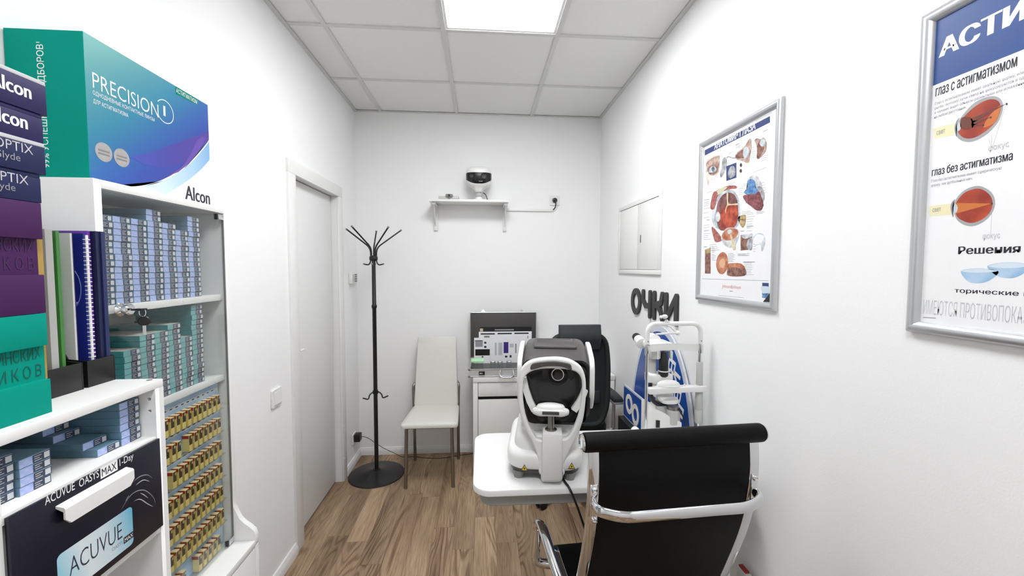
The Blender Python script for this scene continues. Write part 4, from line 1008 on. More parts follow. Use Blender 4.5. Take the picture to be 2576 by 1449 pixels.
pr(p1, 'drawing_muscle_low', [(680, 860), (690, 850), (735, 905), (742, 930), (705, 940), (690, 905)], MUS, A4, 3)
pr(p1, 'drawing_nerve', [(838, 790), (870, 775), (886, 780), (882, 830), (866, 853), (848, 830)], TAN, A4, 2)
pr(p1, 'drawing_nerve_vessel', [(836, 797), (878, 803), (878, 810), (836, 803)], BRN, A4, 3, smooth=False)
pr(p1, 'drawing_cup', [(738, 905), (765, 860), (805, 852), (842, 868), (840, 915), (815, 965), (780, 970), (748, 945)], GRL, A4, 6)
pr(p1, 'drawing_cup_inside', [(742, 900), (768, 865), (805, 856), (838, 870), (830, 905), (790, 930), (755, 925)], ORG, A4, 7)
pr(p1, 'drawing_cup_lens', [(775, 875), (790, 862), (803, 872), (798, 888), (782, 890)], GRL, A4, 8)
pr(p1, 'drawing_cup_stalk', [(790, 895), (798, 893), (815, 940), (825, 975), (812, 988), (804, 965)], CRM, A4, 8)
pr(p1, 'drawing_photo', [(853, 898), (923, 888), (923, 984), (853, 992)], BRN, A4, 1, smooth=False)
pr(p1, 'drawing_photo_lens', [(888, 955), (900, 925), (922, 915), (922, 984), (900, 985)], GRE, A4, 2)
pr(p1, 'drawing_photo_light', [(860, 900), (922, 890), (922, 905), (880, 920)], GRL, A4, 2)
pr(p1, 'drawing_iris_cap', [(924, 930), (935, 900), (960, 886), (985, 892), (1000, 920), (998, 960), (980, 998), (972, 955), (940, 960)], SCL, A4, 1)
pr(p1, 'drawing_iris_cap_inner', [(928, 930), (945, 900), (970, 892), (995, 910), (975, 945), (940, 955)], PAPER, A4, 2)
pr(p1, 'drawing_retina_block', [(125, 640), (195, 612), (195, 940), (125, 940)], BRN, A6, 1, smooth=False)
pr(p1, 'drawing_retina_top', [(125, 640), (195, 612), (195, 680), (125, 690)], TAN, A6, 2, smooth=False)
pr(p1, 'drawing_fundus_disc', [(262, 830), (285, 720), (340, 670), (390, 700), (412, 790), (400, 880), (350, 945), (295, 930)], ORG, A6, 1)
pr(p1, 'drawing_fundus_glow', [(300, 800), (340, 750), (375, 790), (360, 860), (320, 860)], pm('ill_glow', (226, 178, 140), .4), A6, 2)
pr(p1, 'drawing_block', [(412, 820), (480, 808), (570, 815), (622, 870), (620, 966), (415, 968), (400, 900)], ORG, A6, 2)
pr(p1, 'drawing_block_side', [(412, 880), (500, 860), (560, 880), (622, 880), (620, 966), (415, 968)], BRN, A6, 3)
# caption lines
cl = []
def cap(f, x, y, n, L, dy, slope):
    for i in range(n):
        l = L*(.6+.4*random.random()); a = (x, y+i*dy); b = (x+l, y+i*dy-slope*l)
        cl.append([pp(*f(*a)), pp(*f(*b)), pp(*f(b[0], b[1]+4)), pp(*f(a[0], a[1]+4))])
for args in [(540, 620, 3, 60, 22, .45), (575, 640, 2, 60, 20, .45), (755, 660, 6, 50, 26, .35), (880, 780, 3, 100, 25, .3), (780, 560, 1, 60, 20, .4), (450, 725, 2, 60, 14, .3), (770, 990, 1, 220, 10, .4), (905, 435, 2, 85, 7, .5), (540, 615, 2, 60, 8, .45), (130, 1360, 3, 90, 28, .25), (160, 1260, 1, 80, 20, .3), (440, 1140, 3, 140, 22, .2), (580, 1210, 4, 70, 26, .25), (640, 1150, 2, 60, 20, .2), (880, 1130, 6, 80, 36, .25), (290, 770, 2, 90, 12, .3)]: cap(A5, *args)
for args in [(110, 20, 4, 80, 36, .2), (110, 180, 2, 80, 60, .15), (145, 265, 2, 50, 8, .2), (110, 335, 2, 70, 30, .15), (110, 400, 2, 90, 8, .15), (110, 440, 4, 90, 24, .1), (580, 170, 2, 140, 20, .15), (640, 200, 6, 110, 30, .12), (640, 340, 3, 80, 14, .1), (560, 405, 2, 65, 7, .1), (640, 405, 1, 80, 10, .1), (180, 580, 4, 130, 24, .1), (210, 610, 5, 45, 16, .05), (210, 700, 6, 50, 14, 0), (410, 690, 8, 90, 14, 0), (600, 790, 3, 150, 5, 0), (610, 820, 7, 130, 22, 0), (530, 690, 4, 160, 8, 0), (760, 160, 3, 110, 14, .1), (110, 600, 2, 50, 6, 0), (720, 540, 5, 40, 30, .05)]: cap(A6, *args)
tag(flats('caption_lines', cl, INKG, p1), kind='stuff')
a_ = pq(*A6(335, 1115)); b_ = pq(*A6(567, 1115))
text('Johnson&Johnson', (PX1-.0003, a_.y, a_.z-.004), UR, VR, a_.y-b_.y, .017, INKR, p1, -.005, shear=.2)
pr(p1, 'brand_line', [(425, 1156), (468, 1157), (468, 1166), (425, 1165)], INKG, A6, 1, smooth=False)
pr(p1, 'imprint_line', [(290, 1211), (608, 1242), (608, 1246), (290, 1215)], INKG, A6, 1, smooth=False)
pr(p1, 'product_print', [(832, 1055), (912, 1058), (912, 1250), (830, 1243)], INKN, A6, 1, smooth=False)
pr(p1, 'product_print_card', [(815, 1105), (860, 1098), (915, 1110), (915, 1180), (850, 1195), (825, 1160)], pm('ill_card', (206, 222, 232), .4), A6, 2)
pr(p1, 'product_print_water', [(830, 1195), (915, 1185), (905, 1240), (832, 1243)], BLU, A6, 2, smooth=False)
pr(p1, 'corner_ribbon', [(842, 1294), (928, 1180), (928, 1300)], INKK, A6, 3, smooth=False)
# astigmatism poster
p2, PX2 = snap('astigmatism_poster', 'framed poster on astigmatism with a blue heading, nearest the shelf unit' if False else 'framed astigmatism poster with a broad blue heading on the right wall', .356, .858, 1.397, 2.098)
Q7 = lambda a, b: (2290+a/4.14, 130+b/4.14)
Q8 = lambda a, b: (2270+a/3.369, 440+b/3.369)
def q2(t, name, pts, mat, f, lev=1, smooth=True): return pr(t, name, pts, mat, f, lev, PX2, smooth)
zh = pq(2322, 220).z
flat('heading_field', [(PX2-.00013, .378, zh), (PX2-.00013, .834, zh), (PX2-.00013, .834, 2.098-.024), (PX2-.00013, .378, 2.098-.024)][::-1], INKB, p2)
def qtext(s, px, py, wid, hei, mat, bold=0, lev=2):
    p = pq(px, py); return text(s, (PX2-.00018*lev, p.y, p.z), UR, VR, wid, hei, mat, p2, bold)
p = pq(2343, 148)
text('АСТИГМАТИЗМ', (PX2-.0004, p.y, p.z), UR, VR, .395, .038, INKW, p2, .035)
yA = pq(2336, 246); yB = pq(2536, 165)
qtext('глаз с астигматизмом', 2337, 244, yA.y-yB.y, .0175, INKK, .015)
for i, s in enumerate(['Глаз с астигматизмом имеет овальную φорму, или φорму', 'регби, поэтому лучи света не φокусируются в одной точке,', 'и человек видит объекты размытыми или искажёнными', 'на любом расстоянии.']):
    p = pq(2337, 255); text(s, (PX2-.0003, p.y, p.z-.010-i*.0095), UR, VR, [.165, .175, .155, .058][i], .0075, INKG, p2)
yA = pq(2332, 444); yB = pq(2533, 402)
qtext('глаз без астигматизма', 2332, 443, yA.y-yB.y, .0175, INKK, .015)
for i, s in enumerate(['Глаз без астигматизма имеет сφерическую', 'φорму, как φутбольный мяч.']):
    p = pq(2332, 452); text(s, (PX2-.0003, p.y, p.z-.007-i*.0095), UR, VR, [.12, .075][i], .0075, INKG, p2)
IRISL = pm('ill_light', (240, 232, 190), .45); EY1 = pm('ill_eye_red', (138, 40, 32), .4, noise=(14, .3), col2=(196, 84, 48)); EY2 = pm('ill_eye_or', (210, 120, 60), .4, noise=(25, .1)); SHL = pm('ill_shell', (176, 176, 178), .35, noise=(30, .2))
q2(p2, 'light_beam', [(180, 800), (395, 745), (395, 865), (195, 905)], IRISL, Q7, 1, False)
q2(p2, 'eye_shell', [(425, 760), (480, 660), (600, 530), (760, 465), (860, 490), (892, 580), (850, 720), (740, 850), (600, 930), (490, 930), (420, 870)], SHL, Q7, 2)
q2(p2, 'eye_body', [(440, 770), (500, 670), (620, 560), (750, 498), (840, 515), (868, 590), (830, 710), (730, 820), (600, 895), (500, 895), (440, 840)], EY1, Q7, 3)
q2(p2, 'eye_glow', [(740, 690), (860, 560), (862, 620), (820, 730), (700, 790)], EY2, Q7, 4)
RAYD = pm('ill_ray_dark', (112, 56, 46), .45)
q2(p2, 'eye_ray', [(470, 690), (570, 690), (590, 790), (470, 800)], RAYD, Q7, 5)
for q_ in ([(560, 700), (925, 543), (590, 740)], [(570, 725), (770, 682), (590, 770)], [(570, 745), (695, 763), (580, 790)]): q2(p2, 'eye_ray', q_, RAYD, Q7, 5, False)
q2(p2, 'eye_lens', [(425, 770), (450, 735), (468, 770), (460, 810), (435, 825)], SCL, Q7, 5)
q2(p2, 'eye_cornea', [(400, 800), (415, 730), (450, 685), (425, 740), (412, 800), (425, 860), (418, 880)], INKG, Q7, 4)
for q in ((930, 545), (770, 684), (695, 765)): q2(p2, 'focus_dot', [(q[0]+11*cos(a), q[1]+11*sin(a)) for a in [2*pi*i/8 for i in range(8)]], DRK, Q7, 6)
for q_ in ([(748, 895), (752, 895), (788, 1000), (783, 1000)], [(780, 860), (784, 860), (790, 1000), (786, 1000)], [(910, 570), (914, 570), (796, 1000), (791, 1000)]): q2(p2, 'pointer_line', q_, INKL, Q7, 1, False)
p = pq(*Q7(215, 868)); text('свет', (PX2-.0004, p.y, p.z), UR, VR, .016, .008, INKG, p2)
p = pq(*Q7(752, 1052)); text('φокус', (PX2-.0004, p.y, p.z), UR, VR, .031, .012, INKL, p2)
q2(p2, 'light_beam', [(195, 262), (380, 240), (380, 335), (200, 350)], IRISL, Q8, 1, False)
q2(p2, 'eye_shell', [(400, 250), (450, 160), (530, 105), (620, 92), (710, 140), (748, 220), (730, 310), (660, 390), (560, 432), (470, 410), (415, 350)], SHL, Q8, 2)
q2(p2, 'eye_body', [(415, 250), (470, 165), (540, 125), (620, 115), (695, 160), (728, 230), (710, 310), (650, 370), (560, 405), (480, 385), (425, 340)], EY1, Q8, 3)
q2(p2, 'eye_rays', [(425, 235), (725, 240), (425, 325)], EY2, Q8, 4, False)
q2(p2, 'eye_lens', [(400, 280), (415, 240), (435, 270), (430, 310), (412, 320)], SCL, Q8, 5)
q2(p2, 'eye_cornea', [(375, 280), (385, 230), (410, 205), (395, 240), (390, 285), (400, 335), (395, 355)], INKG, Q8, 4)
q2(p2, 'focus_dot', [(723+9*cos(a), 240+9*sin(a)) for a in [2*pi*i/8 for i in range(8)]], DRK, Q8, 6)
q2(p2, 'pointer_lines', [(722, 260), (726, 260), (720, 510), (716, 510)], INKL, Q8, 1, False)
p = pq(*Q8(222, 314)); text('свет', (PX2-.0004, p.y, p.z), UR, VR, .016, .008, INKG, p2)
p = pq(*Q8(650, 556)); text('φокус', (PX2-.0004, p.y, p.z), UR, VR, .027, .012, INKL, p2)
p = pq(*Q8(445, 690)); text('Решения для коррекции', (PX2-.0003, p.y, p.z), UR, VR, .27, .020, INKK, p2, .02)
LENSB = pm('ill_lens_blue', (190, 214, 234), .3, noise=(18, .25), col2=(140, 182, 220)); LENSE = pm('ill_lens_edge', (150, 190, 220), .3)
q2(p2, 'lens_bowl', [(476, 815), (560, 795), (680, 795), (790, 815), (770, 860), (700, 905), (620, 920), (550, 910), (500, 870)], LENSB, Q8, 1)
q2(p2, 'lens_bowl', [(700, 770), (800, 745), (950, 742), (1060, 770), (1030, 820), (940, 870), (860, 875), (790, 860), (725, 815)], LENSB, Q8, 1)
q2(p2, 'lens_opening', [(480, 815), (560, 798), (680, 798), (786, 815), (680, 828), (560, 830)], pm('ill_lens_in', (214, 228, 240), .3), Q8, 2)
q2(p2, 'lens_opening', [(705, 772), (800, 748), (950, 745), (1052, 770), (950, 788), (800, 790)], MATS['ill_lens_in'], Q8, 2)
p = pq(*Q8(423, 1008)); text('торические контактные линзы', (PX2-.0003, p.y, p.z), UR, VR, .265, .0095, INKK, p2, .01)
p = pq(*Q8(160, 1205)); text('ИМЕЮТСЯ ПРОТИВОПОКАЗАНИЯ. НЕОБХОДИМА КОНСУЛЬТАЦИЯ', (PX2-.0003, p.y, p.z), UR, VR, .415, .038, INKL, p2, -.012)
q2(p2, 'imprint_line', [(160, 1208), (270, 1215), (270, 1222), (160, 1215)], INKG, Q8, 1, False)

# raised letters
LETM = pm('letter_black', (48, 48, 49), .5)
def capsule(a, b, r, n=8):
    a, b = Vector((a[0], a[1], 0)), Vector((b[0], b[1], 0)); d = (b-a); ang = atan2(d.y, d.x); out = []
    for i in range(n+1): t_ = ang+pi/2+pi*i/n; out.append((a.x+r*cos(t_), a.y+r*sin(t_)))
    for i in range(n+1): t_ = ang-pi/2+pi*i/n; out.append((b.x+r*cos(t_), b.y+r*sin(t_)))
    return out
LZ0, LZ1 = 1.245, 1.412; lh = LZ1-LZ0
def letter(ch, y_left, y_right, strokes=None, ring=False):
    wd = y_left-y_right
    M = basisM((XR-.0065, y_left, LZ0), UR, VR); r = .0165
    m = MB()
    if ring:
        el = lambda a, b: [(wd/2+a*cos(2*pi*i/40), lh/2+b*sin(2*pi*i/40)) for i in range(40)]
        me = plate([el(wd/2, lh/2), el(wd/2-.034, lh/2-.034)], .012, .0, M)
    else:
        bm_ = bmesh.new()
        for k, (a, b) in enumerate(strokes):
            me_ = plate([capsule((a[0]*wd, a[1]*lh), (b[0]*wd, b[1]*lh), r)], .012-.0002*k, 0, M); bm_.from_mesh(me_)
        me = bpy.data.meshes.new('letter'); bm_.to_mesh(me); bm_.free()
    tag(link_mesh('wall_letter', me, LETM), {'О': 'black raised round letter like an O on the right wall', 'Ч': 'black raised letter like an open figure four on the right wall', 'К': 'black raised letter K on the right wall', 'И': 'black raised letter like a reversed N on the right wall'}[ch], 'letter', 'raised letters on the right wall')
letter('О', 2.581, 2.425, ring=True)
q = .10
letter('Ч', 2.405, 2.272, [((.12, .9), (.12, .6)), ((.12, .6), (.4, .42)), ((.4, .42), (.87, .45)), ((.87, .9), (.87, .1))])
letter('К', 2.245, 2.11, [((.12, .9), (.12, .1)), ((.86, .9), (.75, .62)), ((.75, .62), (.16, .5)), ((.4, .52), (.7, .38)), ((.7, .38), (.88, .1))])
letter('И', 2.098, 1.952, [((.11, .9), (.11, .1)), ((.89, .9), (.89, .1)), ((.13, .12), (.87, .88))])
# blue signs leaning on the wall
sg = thing('oval_sign', 'tall blue oval sign with white letters leaning on the right wall', 'sign', (.958, 2.12, 0), local=True, rot=Euler((0, radians(.4), 0)))
def sgp(y, z): return (0, y, z)
MS = basisM((0, 0, 0), (0, -1, 0), (0, 0, 1))
oz = .615
el = lambda a, b: [(a*cos(2*pi*i/64), oz+b*sin(2*pi*i/64)) for i in range(64)]
link_mesh('acrylic_plate', plate([el(.384, .612)], .01, .002, MS), SIGNW, sg, None, 35)
link_mesh('blue_face', plate([el(.356, .58)], .002, 0, MS @ Matrix.Translation((0, 0, .0057))), SIGNB, sg)
for ch, px, py, s_ in (('в', 1690, 917, .10), ('и', 1701, 951, .10), ('в', 1705, 990, .09), ('л', 1712, 1025, .09)):
    p = onX(px, py, .955); v = Vector((0, p.y-2.12, p.z))
    text(ch, (-.0073, v.y+s_*.35, v.z+s_*.35), (0, .25, -1), (0, -1, -.25), s_*.8, s_*.75, INKW, sg, .01)
bxs = tag(box('storage_box', pm('black_box', (22, 22, 24), .5), None, .885, .945, 2.2, 2.55, 0, .577, bev=.003), 'black box on the floor under the rectangular blue sign', 'box')
sg2 = thing('square_sign', 'blue oblong sign with a white figure eight standing on the black box', 'sign', (.925, 2.365, .578), local=True)
M3 = MS @ Matrix.Translation((0, .104, 0))
sqr = lambda w_, h, r: rrect(-w_, w_, -h, h, r)
link_mesh('acrylic_plate', plate([sqr(.187, .104, .015)], .01, .002, M3), SIGNW, sg2, None, 35)
link_mesh('blue_face', plate([sqr(.175, .092, .01)], .002, 0, M3 @ Matrix.Translation((0, 0, .0057))), SIGNB, sg2)
for k, (cxy, a, b) in enumerate((((-.078, .006), .058, .062), ((.028, -.024), .056, .066))):
    e_ = lambda a, b: [(cxy[0]+a*cos(2*pi*i/30), cxy[1]+b*sin(2*pi*i/30)) for i in range(30)]
    link_mesh('white_ring', plate([e_(a, b), e_(a-.027, b-.028)], .0018, 0, M3 @ Matrix.Translation((0, 0, .0082+.0004*k))), INKW, sg2)

# ================================================================== INSTRUMENT TABLE
TZ = .78
tb = thing('instrument_table', 'white instrument table with rounded corners carrying two eye instruments', 'table', (.47, 1.59, 0))
def slab(x0, x1, y0, y1, r, zs):
    return [[(x, y, z) for x, y in rrect(x0+i, x1-i, y0+i, y1-i, max(r-i, .004))] for i, z in zs]
m = MB(); m.loft(slab(-.034, .95, 1.348, 1.835, .065, [(.004, TZ-.024), (0, TZ-.02), (0, TZ-.005), (.002, TZ-.001), (.006, TZ)])); m.obj('table_top', WHITEP, tb, 35)
m = MB(); m.loft(slab(-.008, .924, 1.374, 1.81, .05, [(.003, TZ-.07), (0, TZ-.067), (0, TZ-.0245)])); m.obj('under_box', pm('table_grey', (158, 158, 155), .5), tb, 35)
m = MB(); m.box(.85, .92, 1.58, 1.68, .06, TZ-.0705, bev=.006); m.obj('column', LGREY, tb, 40)
m = MB(); m.box(.86, .92, 1.37, 1.81, .03, .06, bev=.008); m.box(.42, .859, 1.755, 1.81, .0305, .0605, bev=.008); m.obj('foot_frame', GREYP, tb, 40)
for x, y in ((.89, 1.39), (.89, 1.79), (.44, 1.782)): MB().lathe([(0, 0), (.022, 0), (.024, .006), (.02, .03), (0, .03)], c=(x, y, 0), n=18).obj('foot_pad', RUBBER, tb, 40)

# ---- autorefractor
RA = radians(-9.5); RO = Vector((.243, 1.385, TZ))
rf = thing('autorefractor', 'white and grey autorefractor with a chin rest on the instrument table', 'eye instrument', RO, rotz=RA, local=True)
RM = Matrix.Translation(RO) @ Matrix.Rotation(RA, 4, 'Z'); RMI = RM.inverted()
def rl(px, py, yl):
    """pixel -> local point on the plane local y = yl"""
    o = RMI @ CC; d = RMI.to_3x3() @ ray(px, py); return o+d*((yl-o.y)/d.y)
B8 = lambda a, b: (1180+a/3.534, 880+b/3.534)
B3 = lambda a, b: (1160+a/2.8975, 800+b/2.8975)
def outline(pts, yl, f=B8, k=5):
    q = [rl(*f(*p), yl) for p in pts]; q = cr(q, k, True); return [(p.x, p.z) for p in q]
MXZ = lambda y: Matrix(((1, 0, 0, 0), (0, 0, -1, y), (0, 1, 0, 0), (0, 0, 0, 1)))     # (x,y2d) -> (x, y, z=y2d); thickness along y
fy = .0
outer = [(740, 70), (610, 82), (520, 112), (462, 175), (440, 270), (437, 380), (444, 500), (462, 610), (500, 705), (545, 795), (585, 880), (612, 960), (628, 1040), (636, 1110), (652, 1172), (740, 1182), (822, 1168), (834, 1080), (850, 1000), (885, 925), (940, 820), (988, 705), (1018, 600), (1036, 460), (1040, 330), (1030, 230), (990, 150), (905, 95), (820, 74)]
inner = [(740, 168), (630, 173), (545, 198), (495, 245), (477, 330), (478, 450), (497, 570), (535, 680), (580, 760), (610, 795), (700, 806), (800, 796), (865, 785), (905, 740), (950, 650), (985, 540), (1002, 400), (1003, 280), (965, 208), (880, 177)]
me = plate([outline(outer, fy), outline(inner, fy)], .03, .007, MXZ(fy+.012)); link_mesh('chin_frame', me, WHITEP, rf, None, 50)
pad = [(552, 175), (556, 130), (610, 110), (740, 98), (850, 112), (900, 128), (912, 160), (905, 178), (830, 150), (740, 143), (650, 150)]
link_mesh('forehead_pad', plate([outline(pad, fy-.004, k=4)], .012, .003, MXZ(fy-.004)), DARKGREY, rf, None, 50)
# chin support block and foot
a = rl(*B8(636, 700), fy-.012); b = rl(*B8(836, 1100), fy-.012)
box('chin_column', WHITEP, rf, a.x+.006, b.x-.004, fy-.028, fy+.045, b.z-.02, a.z-.012, bev=.006)
c = rl(*B8(728, 720), fy+.012)
MB().lathe([(0, 0), (.021, 0), (.021, .003), (.017, .006), (.012, .007), (.0115, .06), (0, .06)], c=(c.x, fy+.012, a.z-.012), n=24).obj('chin_post', STEEL, rf, 40)
p0 = rl(*B8(560, 555), fy); p1_ = rl(*B8(892, 540), fy); zc_ = a.z-.012+.06
ol = [(x, z) for x, z in [(0, 0)]]
cw = (p1_.x-p0.x)/2; cxm = (p0.x+p1_.x)/2
pl_ = rounded([(-cw, -.012), (-cw*.75, -.026), (0, -.020), (cw*.75, -.026), (cw, -.012), (cw, .008), (cw*.6, .03), (0, .048), (-cw*.6, .03), (-cw, .008)], .014)
m = MB(); m.loft([[Vector((cxm+p.x*k, fy+.012+p.y*k, zc_+z)) for p in pl_] for k, z in ((.82, -.006), (.97, -.001), (1, .004), (1, .01), (.96, .014))]); m.obj('chin_rest', WHITEP, rf, 50)
m = MB(); m.loft([[Vector((cxm+cw*.78*cos(t_)*k, fy+.028+.026*sin(t_)*k, zc_+z)) for t_ in [2*pi*i/28 for i in range(28)]] for k, z in ((1, .012), (1, .018), (.9, .024), (.6, .028), (.2, .0295))]); m.obj('chin_cup', WHITEP, rf, 60)
box('chin_pad', DARKGREY, rf, cxm-cw*.45, cxm+cw*.45, fy-.013, fy-.0095, zc_+.002, zc_+.0125, bev=.001)
for sx in (-1, 1): MB().lathe([(0, 0), (.007, 0), (.007, .004), (.004, .006), (0, .006)], c=(cxm+sx*cw*.78, fy+.006, zc_+.0135), n=14).obj('paper_pin', WHITEP, rf, 40)
# foot hinge knobs
z_ = rl(*B8(625, 1080), fy).z
for sx, xx in ((-1, rl(*B8(636, 1080), fy).x), (1, rl(*B8(834, 1070), fy).x)):
    MB().lathe([(0, 0), (.016, 0), (.016, .003), (.009, .007), (0, .008)], M=Matrix.Translation((xx, fy+.014, z_)) @ Matrix.Rotation(sx*pi/2, 4, 'Y'), n=20).obj('hinge_cap', WHITEP, rf, 40)
# base
def rslab(x0, x1, y0, y1, r, zs, slope=0):
    L = []
    for i, z in zs: L.append([(x, y, z+(slope*(y-y0) if z > .05 else 0)) for x, y in rrect(x0+i, x1-i, y0+i, y1-i, max(r-i, .01), 7)])
    return L
bx0, bx1 = -.163, .113; dyb = -.022
m = MB(); m.loft(rslab(bx0+.012, bx1-.012, .035+dyb, .345+dyb, .06, [(.0, .026), (0, .044)])); m.obj('base_skirt', DARKGREY, rf, 40)
m = MB(); m.loft(rslab(bx0, bx1, .022+dyb, .355+dyb, .07, [(.012, .040), (.004, .045), (0, .055), (0, .082), (.006, .094), (.016, .1)], .08)); m.obj('base', WHITEP, rf, 45)
for x, y in ((-.118, .06+dyb), (.066, .06+dyb), (-.118, .31+dyb), (.066, .31+dyb)): MB().lathe([(0, 0), (.017, 0), (.019, .01), (.022, .0265), (0, .0265)], c=(x, y, 0), n=18).obj('foot', GREYP, rf, 40)
for px_, py_ in ((492, 1052), (912, 1034)):
    c = rl(*B8(px_, py_), .022+dyb); s_ = .0125
    flat('warning_sign', [(c.x-s_, .0212+dyb, c.z-s_*.8), (c.x+s_, .0212+dyb, c.z-s_*.8), (c.x, .0212+dyb, c.z+s_*1.1)], INKK, rf)
    s_ = .0095; flat('warning_sign_field', [(c.x-s_, .0207+dyb, c.z-s_*.75), (c.x+s_, .0207+dyb, c.z-s_*.75), (c.x, .0207+dyb, c.z+s_*1.05)], YEL, rf)
    flat('warning_symbol', [(c.x-.002, .0203+dyb, c.z-.005), (c.x+.004, .0203+dyb, c.z-.001), (c.x-.002, .0203+dyb, c.z+.004)], INKK, rf)
# carriage and body
m = MB(); m.loft(rslab(-.138, .098, .05+dyb, .335+dyb, .06, [(.0, .098), (0, .115), (.004, .135), (.012, .15), (.02, .156)], .06)); m.obj('carriage', WHITEP, rf, 45)
m = MB(); m.loft(rslab(-.105, .088, .075, .32, .03, [(0, .15), (.004, .185), (.008, .2), (.014, .204)], .03)); m.obj('body_block', WHITEP, rf, 45)
m = MB(); m.loft(rslab(-.075, .08, .10, .30, .03, [(0, .2), (.0, .235), (.004, .24)], 0)); m.obj('neck_block', WHITEP, rf, 45)
# head: dark hood with white cheeks
hx0, hx1 = -.112, .138
hxc = (hx0+hx1)/2; hw = (hx1-hx0)/2
def hsec(y, zb, zt, w_, r=.035):
    return [(hxc+x, y, z) for x, z in rrect(-w_, w_, zb, zt, r, 5)]
m = MB(); m.loft([hsec(.085, .22, .408, hw-.014), hsec(.065, .215, .42, hw-.006), hsec(.06, .21, .426, hw), hsec(.10, .2, .44, hw), hsec(.2, .2, .459, hw), hsec(.29, .2, .465, hw-.004), hsec(.325, .22, .453, hw-.012), hsec(.335, .24, .44, hw-.03)]); m.obj('head_hood', DARKGREY, rf, 50)
m = MB(); m.loft([[(hxc+x, y, z) for x, z in rrect(-hw+.01+.004*k, hw-.01-.004*k, .19, .41, .03, 5)] for k, y in ((0, .0845), (1, .058), (2, .0565))]); m.obj('head_face', FACEBLK, rf, 50)
for sx in (-1, 1):
    x0_ = hxc+sx*hw; pr_ = [(.05, .30), (.05, .40), (.07, .43), (.12, .443), (.2, .46), (.27, .461), (.27, .40), (.24, .30), (.2, .25), (.15, .225), (.10, .235)]
    prr = [(p.x, p.y) for p in rounded(pr_, .03)]
    me = plate([prr], .018, .005, Matrix(((0, 0, sx, x0_+sx*.006), (1, 0, 0, 0), (0, 1, 0, 0), (0, 0, 0, 1)))); link_mesh('head_cheek', me, WHITEP, rf, None, 50)
    # lower brace running from the cheek down to the body
    q_ = [rl(1158+a_/3.204, 824+b_/3.204, .045) for a_, b_ in (((508, 400), (530, 500), (560, 590), (598, 665)) if sx < 0 else ((1003, 500), (985, 550), (960, 600), (915, 665)))]
    MB().sweep(q_, [(-.011, -.011), (.011, -.011), (.011, .011), (-.011, .011)], up=(0, 1, 0)).obj('head_brace', WHITEP, rf, 40)
m = MB(); m.loft([[(hxc+x, y, .461+dz+(y-.2)*.1) for x, y in rrect(-.078-i, .078+i, .15-i*.6, .26+i*.6, .012, 4)] for i, dz in ((.006, -.004), (.004, .0015), (0, .0015), (-.003, -.001))]); m.obj('top_cover', DARKGREY, rf, 40)
lc = rl(*B8(788, 218), .0565)
LM = Matrix.Translation((lc.x, .0565, lc.z)) @ Matrix.Rotation(pi/2, 4, 'X')
MB().lathe([(.020, 0), (.0205, .003), (.0225, .003), (.023, 0)], M=LM, n=36).obj('lens_ring', CHROME, rf, 40)
MB().lathe([(0, 0), (.019, 0), (.019, .002), (.012, .0005), (0, .0005)], M=LM, n=32).obj('lens', FACEBLK, rf, 40)
MB().lathe([(.034, 0), (.036, .002), (.038, .002), (.04, 0)], M=LM, n=36).obj('lens_collar', BLACKP, rf, 40)
for sx in (-.046, .048): MB().lathe([(0, 0), (.011, 0), (.011, .0015), (.009, .002), (0, .001)], M=Matrix.Translation((lc.x+sx, .0565, lc.z)) @ Matrix.Rotation(pi/2, 4, 'X') @ Matrix.Diagonal((1, 1.8, 1, 1)), n=20).obj('side_window', BLACKP, rf, 40)
# mains cable
ca = [(.288, 1.405, TZ+.0055), (.291, 1.375, TZ+.0055), (.296, 1.352, TZ+.005), (.305, 1.337, TZ-.01), (.325, 1.325, TZ-.06), (.345, 1.318, TZ-.12), (.362, 1.325, TZ-.165), (.385, 1.37, TZ-.18), (.42, 1.45, TZ-.15), (.45, 1.52, TZ-.09), (.46, 1.54, TZ-.075)]
tag(MB().tube(cr(ca, 6, False), .004, 8).obj('mains_cable', BLACKP, None, 60), 'black mains cable hanging over the front edge of the instrument table', 'cable')

# ---- slit lamp
SY = 1.665
C3 = lambda a, b: (1560+a/4.53, 780+b/4.53)
def sl(a, b, y=SY): return onY(*C3(a, b), y)
sm = thing('slit_lamp', 'white slit lamp microscope with a head frame on the instrument table', 'eye instrument', (.72, 1.72, TZ))
SLW = WHITEP
lp, rp = sl(305, 600), sl(908, 600); XLp, XRp = lp.x, rp.x
R1 = .0068
MB().cyl((XLp, SY, TZ+.0005), (XLp, SY, sl(305, 395).z), R1, n=16).obj('rod', CHROME, sm, 50)
MB().cyl((XRp, SY, TZ+.0005), (XRp, SY, sl(905, 380).z), R1, n=16).obj('rod', CHROME, sm, 50)
ztop = sl(600, 155).z
MB().tube(arc_path([(XLp, SY, sl(300, 385).z), (XLp, SY, ztop), (XRp, SY, ztop), (XRp, SY, sl(905, 380).z)], .05, 8), .0098, 14).obj('arch', SLW, sm, 60)
for xx in (XLp, XRp): MB().ball((xx, SY-.0095, sl(300, 355).z), .0026).obj('screw', STEEL, sm, 60)
# forehead strap
za, zb = sl(600, 395).z, sl(600, 472).z
m = MB(); pts = [(XLp-.002, SY-.01), (XLp+.012, SY+.012), ((XLp+XRp)/2, SY+.03), (XRp-.012, SY+.012), (XRp+.002, SY-.01)]
pc = c2(pts, 6)
m.loft([[(x, y-.0015, zb), (x, y+.0015, zb), (x, y+.0015, za), (x, y-.0015, za)] for x, y in pc]); m.obj('forehead_band', SLW, sm, 60)
for xx in (XLp, XRp): MB().cyl((xx, SY-.006, za), (xx, SY-.006, zb-.006), .009, n=14).obj('band_clip', CHROME, sm, 50)
